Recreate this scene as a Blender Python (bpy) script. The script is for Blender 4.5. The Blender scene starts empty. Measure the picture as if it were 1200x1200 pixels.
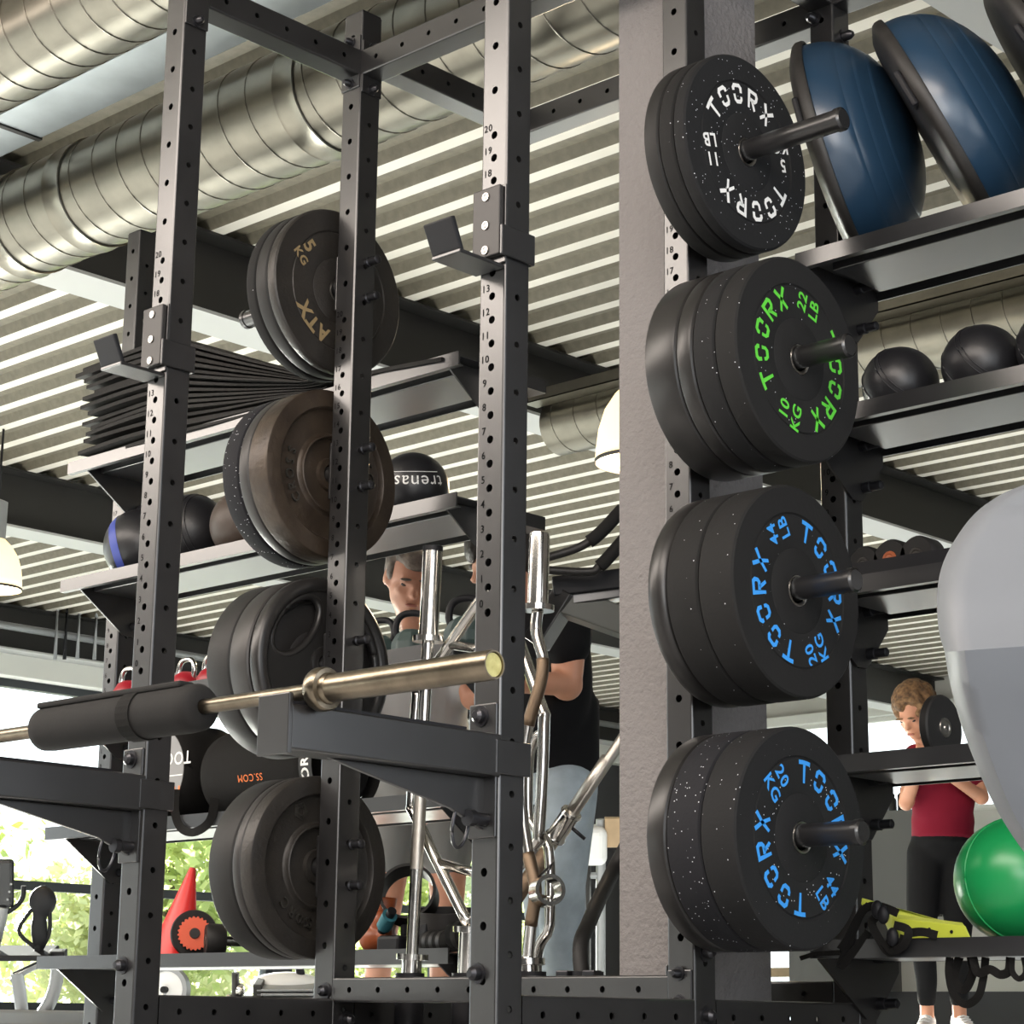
import bpy, bmesh, math, random
from mathutils import Vector, Matrix, noise
random.seed(7)
S = bpy.context.scene
COL = S.collection
PI = math.pi
V = Vector

# ------------------------------------------------------------------ camera
F = 2467.14
CAM = V((2.8065, -2.9311, 0.12))
CR = V((0.7275903, 0.6859196, 0.0112572))
CU = V((0.1531227, -0.1783771, 0.9719748))
CF = V((-0.6687046, 0.7054757, 0.2348153))
cd = bpy.data.cameras.new('camera')
cam = bpy.data.objects.new('camera', cd)
COL.objects.link(cam)
cd.sensor_width = 36.0
cd.lens = 36.0 * F / 1200.0
cd.clip_start = 0.05
cd.clip_end = 200
cam.matrix_world = Matrix(((CR.x, CU.x, -CF.x, CAM.x), (CR.y, CU.y, -CF.y, CAM.y), (CR.z, CU.z, -CF.z, CAM.z), (0, 0, 0, 1)))
S.camera = cam
S.view_settings.view_transform = 'Standard'
S.view_settings.look = 'None'
S.view_settings.gamma = 1.0
S.view_settings.use_curve_mapping = False
S.view_settings.exposure = 0.7

# ------------------------------------------------------------------ world, sun, added fill lamps
W = bpy.data.worlds.new('sky'); S.world = W
W.use_nodes = True
bg = W.node_tree.nodes['Background']
bg.inputs[0].default_value = (0.90, 0.95, 1.0, 1)
bg.inputs[1].default_value = 2.2
sd = bpy.data.lights.new('sun', 'SUN'); sun = bpy.data.objects.new('sun', sd); COL.objects.link(sun)
sd.energy = 50.0; sd.angle = math.radians(1.0); sd.color = (1.0, 0.95, 0.88)
sun.rotation_euler = V((0.93, -0.26, -0.25)).to_track_quat('-Z', 'Y').to_euler()

def area(name, loc, aim, sx, sy, power, color):
    l = bpy.data.lights.new(name, 'AREA'); l.shape = 'RECTANGLE'; l.size = sx; l.size_y = sy
    l.energy = power; l.color = color
    o = bpy.data.objects.new(name, l); COL.objects.link(o)
    o.location = loc; o.rotation_euler = (V(aim) - V(loc)).to_track_quat('-Z', 'Z').to_euler()
    return o
area('added_overhead_fill', (-3.5, -2.7, 3.58), (-3.5, -1.6, 1.2), 15.0, 2.4, 820, (1.0, 0.89, 0.80))  # unseen lamp, added so the upper front faces of the rack catch light
area('added_right_fill', (4.6, -5.4, 2.1), (-.5, .5, 1.3), 3.0, 2.0, 95, (1.0, 0.96, 0.92))  # unseen lamp inside the room, added to brighten surfaces facing right

# ------------------------------------------------------------------ helpers
def ray(px, py):
    return CF + CR * ((px - 600) / F) - CU * ((py - 600) / F)
def at(px, py, d): return CAM + ray(px, py) * d
def onY(px, py, b):
    r = ray(px, py); return CAM + r * ((b - CAM.y) / r.y)
def onX(px, py, a):
    r = ray(px, py); return CAM + r * ((a - CAM.x) / r.x)
def onZ(px, py, z):
    r = ray(px, py); return CAM + r * ((z - CAM.z) / r.z)

ORG = {}
def tag(o, label=None, cat=None, group=None, kind=None):
    if label: o['label'] = label
    if cat: o['category'] = cat
    if group: o['group'] = group
    if kind: o['kind'] = kind
    return o
def thing(name, loc, label, cat, group=None):
    o = bpy.data.objects.new(name, None); COL.objects.link(o)
    o.empty_display_size = 0.05
    o.location = loc; ORG[o.name] = V(loc)
    return tag(o, label, cat, group)

def frame(d):
    d = d.normalized()
    u = d.cross(V((0, 0, 1)))
    if u.length < 1e-3: u = V((1, 0, 0))
    u.normalize(); w = u.cross(d).normalized()
    return u, w

class MB:
    def __init__(s): s.v = []; s.f = []
    def add(s, vs, fs):
        n = len(s.v); s.v += [V(p) for p in vs]; s.f += [tuple(i + n for i in f) for f in fs]; return s
    def box(s, lo, hi):
        x0, y0, z0 = lo; x1, y1, z1 = hi
        return s.add([(x0,y0,z0),(x1,y0,z0),(x1,y1,z0),(x0,y1,z0),(x0,y0,z1),(x1,y0,z1),(x1,y1,z1),(x0,y1,z1)],
                     [(0,3,2,1),(4,5,6,7),(0,1,5,4),(1,2,6,5),(2,3,7,6),(3,0,4,7)])
    def obox(s, c, ax, ay, az):
        c = V(c); vs = []
        for k in (-1, 1):
            for p in ((-1,-1),(1,-1),(1,1),(-1,1)): vs.append(c + ax*p[0] + ay*p[1] + az*k)
        return s.add(vs, [(0,3,2,1),(4,5,6,7),(0,1,5,4),(1,2,6,5),(2,3,7,6),(3,0,4,7)])
    def bar(s, p0, p1, w, h):
        p0 = V(p0); p1 = V(p1); d = p1 - p0; u, q = frame(d)
        return s.obox((p0+p1)/2, u*(w/2), q*(h/2), d/2)
    def tube(s, path, r, n=12, cap=True):
        path = [V(p) for p in path]; m = len(path)
        rs = r if isinstance(r, (list, tuple)) else [r]*m
        d0 = (path[1]-path[0]); u, q = frame(d0)
        base = len(s.v)
        for i, p in enumerate(path):
            if i == 0: d = path[1]-path[0]
            elif i == m-1: d = path[-1]-path[-2]
            else: d = (path[i+1]-path[i]).normalized() + (path[i]-path[i-1]).normalized()
            d.normalize()
            u = (u - d*u.dot(d)).normalized(); q = d.cross(u)
            sc = 1.0
            if 0 < i < m-1:
                c = (path[i]-path[i-1]).normalized().dot(d); sc = 1/max(c, .5)
            for k in range(n):
                a = 2*PI*k/n
                s.v.append(p + (u*math.cos(a) + q*math.sin(a))*rs[i])
        for i in range(m-1):
            for k in range(n):
                a = base+i*n+k; b = base+i*n+(k+1) % n
                s.f.append((a, b, b+n, a+n))
        if cap:
            s.f.append(tuple(base+k for k in reversed(range(n))))
            s.f.append(tuple(base+(m-1)*n+k for k in range(n)))
        return s
    def cyl(s, p0, p1, r, n=20): return s.tube([p0, p1], r, n)
    def lathe(s, prof, o, d, n=48, closed=False):
        # prof: list of (axial, radius)
        o = V(o); d = V(d).normalized(); u, q = frame(d); base = len(s.v); m = len(prof)
        for (x, r) in prof:
            for k in range(n):
                a = 2*PI*k/n
                s.v.append(o + d*x + (u*math.cos(a) + q*math.sin(a))*max(r, 1e-5))
        rng = m if closed else m-1
        for i in range(rng):
            j = (i+1) % m
            for k in range(n):
                k2 = (k+1) % n
                s.f.append((base+i*n+k, base+j*n+k, base+j*n+k2, base+i*n+k2))
        return s
    def ell(s, c, rx, ry, rz, ax=None, nu=20, nv=12):
        c = V(c); X, Y, Z = ax if ax else (V((1,0,0)), V((0,1,0)), V((0,0,1)))
        base = len(s.v)
        s.v.append(c + Z*rz)
        for i in range(1, nv):
            t = PI*i/nv
            for k in range(nu):
                a = 2*PI*k/nu
                s.v.append(c + X*(rx*math.sin(t)*math.cos(a)) + Y*(ry*math.sin(t)*math.sin(a)) + Z*(rz*math.cos(t)))
        s.v.append(c - Z*rz)
        for k in range(nu): s.f.append((base, base+1+k, base+1+(k+1) % nu))
        for i in range(nv-2):
            for k in range(nu):
                a = base+1+i*nu+k; b = base+1+i*nu+(k+1) % nu
                s.f.append((a, a+nu, b+nu, b))
        e = len(s.v)-1; l = e-nu
        for k in range(nu): s.f.append((e, l+(k+1) % nu, l+k))
        return s
    def prism(s, poly, off):
        # poly: list of 3D points, extruded by off
        off = V(off); n = len(poly); p = [V(a) for a in poly]
        return s.add(p + [a+off for a in p], [tuple(reversed(range(n))), tuple(range(n, 2*n))] + [(i, (i+1) % n, n+(i+1) % n, n+i) for i in range(n)])
    def build(s, name, mat, parent=None, smooth=False, bevel=0, auto=None, seg=2, org=None):
        o_ = org if org is not None else (ORG.get(parent.name, V()) if parent else V())
        me = bpy.data.meshes.new(name)
        me.from_pydata([p - o_ for p in s.v], [], s.f)
        bm = bmesh.new(); bm.from_mesh(me)
        bmesh.ops.recalc_face_normals(bm, faces=bm.faces)
        bm.to_mesh(me); bm.free()
        me.materials.append(mat)
        o = bpy.data.objects.new(name, me); COL.objects.link(o)
        if parent: o.parent = parent; ORG[o.name] = o_
        else:
            o.location = o_; ORG[o.name] = o_
        if smooth:
            for f in me.polygons: f.use_smooth = True
            if auto is not None:
                ang = math.radians(auto)
                bm = bmesh.new(); bm.from_mesh(me)
                for e in bm.edges:
                    if len(e.link_faces) == 2 and e.calc_face_angle(0) > ang: e.smooth = False
                bm.to_mesh(me); bm.free()
        if bevel:
            b = o.modifiers.new('bevel', 'BEVEL'); b.width = bevel; b.segments = seg; b.limit_method = 'ANGLE'; b.angle_limit = math.radians(40)
        return o
def center(s):
    lo = V((min(p.x for p in s.v), min(p.y for p in s.v), min(p.z for p in s.v)))
    hi = V((max(p.x for p in s.v), max(p.y for p in s.v), max(p.z for p in s.v)))
    return V(((lo.x+hi.x)/2, (lo.y+hi.y)/2, lo.z))
def solo(mb, name, mat, label, cat, group=None, **k):
    o = mb.build(name, mat, None, org=center(mb), **k)
    return tag(o, label, cat, group)
def struct(mb, name, mat, parent=None, **k):
    o = mb.build(name, mat, parent, **k)
    if not parent: o['kind'] = 'structure'
    return o
def copy_thing(o, loc):
    c = o.copy(); COL.objects.link(c); c.location = loc; ORG[c.name] = V(loc)
    for ch in list(o.children):
        d = ch.copy(); COL.objects.link(d); d.parent = c
        for g in list(ch.children):
            e = g.copy(); COL.objects.link(e); e.parent = d
    return c

# ------------------------------------------------------------------ materials
def mat(name, col, rough=.5, metal=0., spec=.5, bump=0, bscale=80, vary=0, vscale=6, col2=None, emit=None, estr=0, coat=0, bdist=.004):
    m = bpy.data.materials.new(name); m.use_nodes = True
    nt = m.node_tree; b = nt.nodes['Principled BSDF']
    b.inputs['Base Color'].default_value = (*col, 1); b.inputs['Roughness'].default_value = rough
    b.inputs['Metallic'].default_value = metal; b.inputs['Specular IOR Level'].default_value = spec
    b.inputs['Coat Weight'].default_value = coat; b.inputs['Coat Roughness'].default_value = .22; b.inputs['Coat IOR'].default_value = 1.5
    tc = nt.nodes.new('ShaderNodeTexCoord')
    if vary or col2:
        n = nt.nodes.new('ShaderNodeTexNoise'); n.inputs['Scale'].default_value = vscale; n.inputs['Detail'].default_value = 5
        nt.links.new(tc.outputs['Object'], n.inputs['Vector'])
        r = nt.nodes.new('ShaderNodeValToRGB')
        c2 = col2 if col2 else tuple(max(0, c*(1-vary)) for c in col)
        r.color_ramp.elements[0].position = .35; r.color_ramp.elements[1].position = .68
        r.color_ramp.elements[0].color = (*c2, 1); r.color_ramp.elements[1].color = (*col, 1)
        nt.links.new(n.outputs['Fac'], r.inputs['Fac']); nt.links.new(r.outputs['Color'], b.inputs['Base Color'])
    if bump:
        n = nt.nodes.new('ShaderNodeTexNoise'); n.inputs['Scale'].default_value = bscale; n.inputs['Detail'].default_value = 3
        nt.links.new(tc.outputs['Object'], n.inputs['Vector'])
        k = nt.nodes.new('ShaderNodeBump'); k.inputs['Strength'].default_value = bump; k.inputs['Distance'].default_value = bdist
        nt.links.new(n.outputs['Fac'], k.inputs['Height']); nt.links.new(k.outputs['Normal'], b.inputs['Normal'])
    if emit:
        b.inputs['Emission Color'].default_value = (*emit, 1); b.inputs['Emission Strength'].default_value = estr
    return m
def speckle(name, col, amount, scale=150, rough=.75, fleck=(.62, .64, .68)):
    m = mat(name, col, rough, spec=.22, bump=.15, bscale=120)
    nt = m.node_tree; b = nt.nodes['Principled BSDF']
    tc = nt.nodes.new('ShaderNodeTexCoord')
    v = nt.nodes.new('ShaderNodeTexVoronoi'); v.inputs['Scale'].default_value = scale
    nt.links.new(tc.outputs['Object'], v.inputs['Vector'])
    lt = nt.nodes.new('ShaderNodeMath'); lt.operation = 'LESS_THAN'; lt.inputs[1].default_value = .24
    nt.links.new(v.outputs['Distance'], lt.inputs[0])
    sp = nt.nodes.new('ShaderNodeSeparateColor'); nt.links.new(v.outputs['Color'], sp.inputs[0])
    n = nt.nodes.new('ShaderNodeTexNoise'); n.inputs['Scale'].default_value = 14; nt.links.new(tc.outputs['Object'], n.inputs['Vector'])
    mu = nt.nodes.new('ShaderNodeMath'); mu.operation = 'MULTIPLY'; mu.inputs[1].default_value = amount*2
    nt.links.new(n.outputs['Fac'], mu.inputs[0])
    l2 = nt.nodes.new('ShaderNodeMath'); l2.operation = 'LESS_THAN'
    nt.links.new(sp.outputs[0], l2.inputs[0]); nt.links.new(mu.outputs[0], l2.inputs[1])
    an = nt.nodes.new('ShaderNodeMath'); an.operation = 'MULTIPLY'
    nt.links.new(lt.outputs[0], an.inputs[0]); nt.links.new(l2.outputs[0], an.inputs[1])
    mx = nt.nodes.new('ShaderNodeMix'); mx.data_type = 'RGBA'
    mx.inputs[6].default_value = (*col, 1); mx.inputs[7].default_value = (*fleck, 1)
    nt.links.new(an.outputs[0], mx.inputs[0]); nt.links.new(mx.outputs[2], b.inputs['Base Color'])
    return m

M = {}
M['rack'] = mat('black_powder_coat', (.0145, .014, .0145), .36, spec=.38, bump=.05, bscale=600, vary=.25, vscale=9, coat=1.)
M['shelf'] = mat('satin_black_sheet_steel', (.021, .021, .022), .28, spec=.4, bump=.03, bscale=14, coat=1.)
M['bolt'] = mat('dark_zinc_bolt', (.05, .05, .055), .3, metal=.8)
M['number'] = mat('number_ink', (.003, .003, .003), .9, spec=.1)
M['rubber'] = speckle('black_bumper_rubber', (.0125, .0122, .012), .014, 190)
M['rubber_mid'] = speckle('flecked_bumper_rubber', (.0125, .0125, .013), .034, 190)
M['rubber_fleck'] = speckle('heavily_flecked_rubber', (.0125, .0125, .015), .10, 190)
M['rubber_plain'] = mat('plain_black_rubber', (.014, .0135, .013), .55, spec=.3, bump=.08, bscale=60)
M['rubber_gloss'] = mat('worn_glossy_rubber', (.016, .015, .0145), .34, bump=.08, bscale=20)
M['iron'] = mat('dark_cast_iron', (.022, .020, .018), .45, metal=.2, bump=.35, bscale=90, col2=(.03, .026, .022), vscale=12)
M['iron_worn'] = mat('worn_brown_cast_iron', (.058, .042, .029), .42, metal=.3, bump=.4, bscale=60, col2=(.030, .021, .015), vscale=14)
M['iron_smooth'] = mat('smooth_dark_iron', (.025, .023, .022), .45, metal=.15, bump=.05, bscale=30)
M['iron_edge'] = mat('rubbed_raised_iron', (.075, .07, .062), .35, metal=.7, bump=.1, bscale=60)
M['steel_ring'] = mat('steel_insert', (.45, .43, .40), .3, metal=1.)
M['chrome'] = mat('polished_chrome', (.72, .70, .66), .16, metal=1., vary=.2, vscale=25)
M['steel_satin'] = mat('satin_knurled_steel', (.52, .49, .44), .34, metal=1., bump=.2, bscale=500)
M['chrome_worn'] = mat('worn_bar_steel', (.25, .21, .155), .28, metal=1., bump=.08, bscale=300, vary=.35, vscale=18)
M['bronze_grip'] = mat('knurled_bronze_grip', (.22, .16, .11), .42, metal=1., bump=.4, bscale=500)
M['foam'] = mat('black_foam', (.013, .0125, .012), .8, spec=.25, bump=.2, bscale=40)
M['white_print'] = mat('white_print', (.75, .75, .73), .6)
M['green_print'] = mat('green_print', (.10, .56, .04), .55)
M['blue_print'] = mat('blue_print', (.035, .30, .80), .55)
M['gold_print'] = mat('gold_print', (.27, .20, .105), .6, spec=.2)
M['orange_print'] = mat('orange_print', (.75, .18, .03), .6)
M['galv'] = mat('galvanised_sheet', (.215, .20, .165), .33, metal=1., bump=.05, bscale=8, vary=.18, vscale=9)
M['galv_flat'] = mat('pale_galvanised_sheet', (.52, .57, .60), .40, metal=.6, vary=.2, vscale=5)
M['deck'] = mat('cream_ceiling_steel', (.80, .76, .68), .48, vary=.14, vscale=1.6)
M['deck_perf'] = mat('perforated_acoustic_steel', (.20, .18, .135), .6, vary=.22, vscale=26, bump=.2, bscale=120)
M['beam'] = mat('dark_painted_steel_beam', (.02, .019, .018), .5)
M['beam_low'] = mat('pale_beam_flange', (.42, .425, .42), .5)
M['plaster'] = mat('grey_textured_plaster', (.19, .178, .175), .85, bump=1., bscale=75, bdist=.007)
M['wall_dark'] = mat('dark_wall_paint', (.05, .05, .055), .7)
M['wall_pale'] = mat('pale_wall_paint', (.55, .54, .50), .8)
M['wall_grey'] = mat('grey_wall_paint', (.13, .126, .122), .7)
M['floor'] = mat('grey_rubber_floor', (.42, .43, .44), .25, bump=.02, bscale=60, vary=.12, vscale=40)
M['black'] = mat('matte_black_plastic', (.010, .010, .012), .5, spec=.25)
M['black_soft'] = mat('black_webbing', (.007, .0065, .006), .85, spec=.2, bump=.2, bscale=300)
M['bosu_blue'] = mat('blue_vinyl_dome', (.017, .046, .088), .30, coat=.4, vary=.15, vscale=4)
M['bosu_black'] = mat('glossy_black_dome', (.012, .012, .013), .18, coat=.5)
M['bosu_rim'] = mat('dark_grey_plastic_base', (.026, .024, .022), .5, bump=.2, bscale=25, vary=.4, vscale=20)
M['ball_black'] = mat('black_ball_rubber', (.012, .012, .014), .38, bump=.12, bscale=60)
M['ball_blue'] = mat('blue_band', (.035, .055, .28), .5)
M['ball_green'] = mat('green_ball_vinyl', (.010, .27, .075), .30, vary=.12, vscale=3)
M['lime'] = mat('lime_plastic', (.52, .58, .06), .42)
M['red'] = mat('red_plastic', (.72, .025, .02), .38)
M['red_paint'] = mat('red_enamel', (.30, .01, .02), .35)
M['teal'] = mat('grey_teal_enamel', (.055, .085, .08), .5, vary=.2, vscale=20)
M['teal_foam'] = mat('teal_foam', (.03, .16, .20), .6)
M['orange'] = mat('orange_plastic', (.80, .13, .06), .45)
M['leather_brown'] = mat('brown_leather', (.32, .075, .02), .4, bump=.2, bscale=40)
M['mat'] = mat('charcoal_exercise_mat', (.015, .0135, .0125), .7, spec=.25, bump=.25, bscale=90, vary=.3, vscale=14)
M['label_grey'] = mat('grey_label', (.22, .22, .22), .6)
M['shroud'] = mat('grey_machine_plastic', (.13, .14, .155), .42, bump=.05, bscale=6)
M['silver'] = mat('silver_paint', (.30, .31, .32), .4, metal=.4)
M['white_plastic'] = mat('white_plastic', (.75, .76, .76), .4)
M['screen'] = mat('dark_display', (.01, .011, .014), .2)
M['skin'] = mat('skin', (.60, .29, .18), .5, vary=.12, vscale=12)
M['skin_pale'] = mat('tanned_face_skin', (.46, .215, .135), .5, vary=.15, vscale=14)
M['hair_grey'] = mat('greying_hair', (.20, .16, .13), .7, bump=.8, bscale=90, col2=(.05, .04, .035), vscale=18)
M['hair_dark'] = mat('dark_hair', (.02, .014, .01), .6, bump=.8, bscale=90)
M['hair_curl'] = mat('light_brown_curly_hair', (.24, .135, .06), .75, bump=1., bscale=60, col2=(.07, .035, .016), vscale=45)
M['tee_grey'] = mat('light_grey_cotton', (.36, .36, .36), .85, bump=.2, bscale=20)
M['tee_black'] = mat('black_cotton', (.009, .009, .010), .9, spec=.15, bump=.2, bscale=20)
M['tee_red'] = mat('burgundy_cotton', (.17, .007, .022), .85, spec=.2, bump=.3, bscale=15)
M['denim'] = mat('light_blue_denim', (.42, .50, .55), .85, bump=.3, bscale=40, vary=.3, vscale=9)
M['shorts'] = mat('grey_shorts', (.13, .13, .125), .8, bump=.2, bscale=25)
M['sweat'] = mat('black_sweatpants', (.009, .009, .010), .9, spec=.15, bump=.3, bscale=18)
M['shoe'] = mat('white_trainer', (.62, .58, .57), .6, bump=.3, bscale=60)
M['eye'] = mat('eye', (.03, .02, .018), .2)
M['lips'] = mat('lips', (.34, .12, .09), .5)
M['leaf'] = mat('sunlit_leaves', (.40, .44, .17), .6, col2=(.28, .36, .12), vscale=3)
M['leaf2'] = mat('pale_leaves', (.55, .55, .32), .6, col2=(.40, .45, .22), vscale=3)
M['bark'] = mat('tree_bark', (.10, .07, .05), .9, bump=.5, bscale=30)
M['ground'] = mat('pale_paving', (.50, .50, .46), .9, vary=.2, vscale=1.5)
M['shade'] = mat('lit_cream_glass_shade', (.85, .74, .5), .3, emit=(1., .78, .42), estr=.75)
M['bulb'] = mat('lamp_bulb', (1, .9, .7), .3, emit=(1., .8, .5), estr=9)
M['frame_dark'] = mat('dark_window_frame', (.03, .035, .04), .5)
M['frame_pale'] = mat('pale_blind_box', (.68, .68, .64), .5)
M['panel_lit'] = mat('lit_ceiling_panel', (.9, .88, .8), .5, emit=(1, .95, .8), estr=1.2)
M['wood'] = mat('pale_wood', (.48, .34, .20), .5, vary=.2, vscale=8)
for k_ in ('leaf', 'leaf2'):
    nt = M[k_].node_tree; b_ = nt.nodes['Principled BSDF']; out = nt.nodes['Material Output']
    tr = nt.nodes.new('ShaderNodeBsdfTranslucent'); mx = nt.nodes.new('ShaderNodeMixShader'); mx.inputs[0].default_value = .5
    src = b_.inputs['Base Color'].links[0].from_socket
    nt.links.new(src, tr.inputs[0]); nt.links.new(b_.outputs[0], mx.inputs[1]); nt.links.new(tr.outputs[0], mx.inputs[2]); nt.links.new(mx.outputs[0], out.inputs[0])
def glass_mat():
    m = bpy.data.materials.new('window_glass'); m.use_nodes = True; nt = m.node_tree
    for n in list(nt.nodes): nt.nodes.remove(n)
    o = nt.nodes.new('ShaderNodeOutputMaterial'); mx = nt.nodes.new('ShaderNodeMixShader')
    t = nt.nodes.new('ShaderNodeBsdfTransparent'); g = nt.nodes.new('ShaderNodeBsdfGlossy')
    t.inputs[0].default_value = (.93, .96, .95, 1); g.inputs['Roughness'].default_value = .03
    fr = nt.nodes.new('ShaderNodeFresnel'); fr.inputs[0].default_value = 1.3
    nt.links.new(fr.outputs[0], mx.inputs[0]); nt.links.new(t.outputs[0], mx.inputs[1]); nt.links.new(g.outputs[0], mx.inputs[2])
    nt.links.new(mx.outputs[0], o.inputs[0]); return m
M['glass'] = glass_mat()

# ------------------------------------------------------------------ lettering
_tc = {}
def font_mesh(txt, bold=.0):
    k = (txt, bold)
    if k in _tc: return _tc[k]
    cu = bpy.data.curves.new('t', 'FONT'); cu.body = txt; cu.align_x = 'CENTER'; cu.align_y = 'CENTER'; cu.offset = bold; cu.space_character = 1.12; cu.resolution_u = 3
    o = bpy.data.objects.new('t', cu); COL.objects.link(o)
    dg = bpy.context.evaluated_depsgraph_get(); dg.update()
    me = bpy.data.meshes.new_from_object(o.evaluated_get(dg))
    vs = [(p.co.x, p.co.y) for p in me.vertices]; fs = [tuple(f.vertices) for f in me.polygons]
    bpy.data.objects.remove(o); bpy.data.curves.remove(cu); bpy.data.meshes.remove(me)
    _tc[k] = (vs, fs); return _tc[k]
def text(mb, txt, fn, size, bold=.02):
    vs, fs = font_mesh(txt, bold)
    mb.add([fn(x*size, y*size) for x, y in vs], fs)
STROKES = {
 'T': [[(.0,.9),(.27,.9),(.53,.9),(.8,.9)], [(.4,.8),(.4,.4),(.4,0)]],
 'O': [[(.1,.54),(.1,.78),(.22,.9),(.58,.9),(.7,.78),(.7,.66)], [(.7,.48),(.7,.22),(.58,.1),(.22,.1),(.1,.22),(.1,.36)]],
 'Q': [[(.1,.66),(.1,.78),(.22,.9),(.58,.9),(.7,.78),(.7,.54)], [(.7,.36),(.7,.22),(.58,.1),(.22,.1),(.1,.22),(.1,.48)]],
 'R': [[(.1,0),(.1,.45),(.1,.9),(.6,.9),(.7,.78),(.7,.58),(.6,.47),(.22,.47)], [(.38,.42),(.72,0)]],
 'X': [[(.04,0),(.4,.5),(.76,1)], [(.04,1),(.4,.5),(.76,0)]],
}
def stroke(mb, pts, th, fn):
    pts = [V((a, b, 0)) for a, b in pts]; L = []; n = len(pts)
    for i, p in enumerate(pts):
        d = (pts[min(i+1, n-1)] - pts[max(i-1, 0)]).normalized()
        if 0 < i < n-1:
            d1 = (pts[i]-pts[i-1]).normalized(); d2 = (pts[i+1]-pts[i]).normalized()
            d = (d1+d2).normalized(); k = 1/max(.6, d.dot(d1))
        else: k = 1
        nrm = V((-d.y, d.x, 0))*th/2*k
        L += [p+nrm, p-nrm]
    mb.add([fn(p.x, p.y) for p in L], [(2*i, 2*i+1, 2*i+3, 2*i+2) for i in range(n-1)])

# ------------------------------------------------------------------ perforated square tube
T = 0.072
FZ = 0.05      # finished floor level
def ring(n): return [2*PI*i/n for i in range(n)]
def perf_face(mb, o, L, Wd, N, length, width, holes, r):
    # o: centre of the start edge; L length dir, Wd width dir, N outward normal
    hw = width/2
    holes = sorted(h for h in holes if r*1.6 < h < length-r*1.6)
    def P(l, w, d=0): return o + L*l + Wd*w - N*d
    if not holes:
        mb.add([P(0,-hw), P(0,hw), P(length,hw), P(length,-hw)], [(0,1,2,3)]); return
    bounds = []; prev = 0.
    for i, h in enumerate(holes):
        lo = (holes[i-1]+h)/2 if i else max(0, h-.05)
        hi = (holes[i+1]+h)/2 if i < len(holes)-1 else min(length, h+.05)
        bounds.append((lo, hi))
    if bounds[0][0] > 1e-5: mb.add([P(0,-hw), P(0,hw), P(bounds[0][0],hw), P(bounds[0][0],-hw)], [(0,1,2,3)])
    if bounds[-1][1] < length-1e-5: mb.add([P(bounds[-1][1],-hw), P(bounds[-1][1],hw), P(length,hw), P(length,-hw)], [(0,1,2,3)])
    for h, (lo, hi) in zip(holes, bounds):
        angs = [i*PI/6+PI/12 for i in range(12)]
        for cx, cy in ((lo-h,-hw),(lo-h,hw),(hi-h,-hw),(hi-h,hw)): angs.append(math.atan2(cy, cx) % (2*PI))
        angs = sorted(a % (2*PI) for a in angs); n = len(angs)
        inner = []; outer = []; deep = []
        for a in angs:
            c, s = math.cos(a), math.sin(a)
            tx = ((hi-h) if c > 0 else (lo-h))/c if abs(c) > 1e-9 else 1e9
            ty = (hw if s > 0 else -hw)/s if abs(s) > 1e-9 else 1e9
            t = min(tx, ty)
            inner.append(P(h+r*c, r*s)); outer.append(P(h+t*c, t*s)); deep.append(P(h+r*c, r*s, .004))
        mb.add(inner+outer+deep, [(i, (i+1) % n, n+(i+1) % n, n+i) for i in range(n)] + [(i, 2*n+i, 2*n+(i+1) % n, (i+1) % n) for i in range(n)])
def perf_tube(mb, p0, p1, w=T, h=T, holes_w=(), holes_h=(), r=.0085, r2=.0072, up=V((0,0,1))):
    # w is the size along 'side', h along 'up2'; holes_w lie in the +-up2 faces, holes_h in the +-side faces
    p0 = V(p0); p1 = V(p1); L = (p1-p0); ln = L.length; L.normalize()
    side = L.cross(up)
    if side.length < 1e-3: side = V((1,0,0))
    side.normalize(); u2 = side.cross(L).normalized()
    c = .005
    perf_face(mb, p0+u2*h/2, L, side, u2, ln, w-2*c, holes_w, r)
    perf_face(mb, p0-u2*h/2, L, side, -u2, ln, w-2*c, holes_w, r)
    perf_face(mb, p0+side*w/2, L, u2, side, ln, h-2*c, holes_h, r2)
    perf_face(mb, p0-side*w/2, L, u2, -side, ln, h-2*c, holes_h, r2)
    for sx in (-1, 1):
        for sy in (-1, 1):
            row = []
            for k in range(4):
                a = k*PI/6
                row.append(side*(sx*(w/2-c+c*math.sin(a))) + u2*(sy*(h/2-c+c*math.cos(a))))
            vs = [p0+q for q in row]+[p0+q+L*ln for q in row]
            mb.add(vs, [(i, i+1, i+5, i+4) for i in range(3)])
    for p, n in ((p0, -L), (p1, L)):
        mb.add([p+side*(-w/2)+u2*(-h/2)-n*.003, p+side*(w/2)+u2*(-h/2)-n*.003, p+side*(w/2)+u2*(h/2)-n*.003, p-side*(w/2)+u2*(h/2)-n*.003], [(0,1,2,3)])

# ================================================================== ROOM
XL, YB, XR, YF, ZC = -13.6, 16.3, 5.2, -7.2, 3.70
struct(MB().box((XL-.3, YF-.3, -.1), (XR+.2, YB+.3, FZ)), 'floor', M['floor'])
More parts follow.
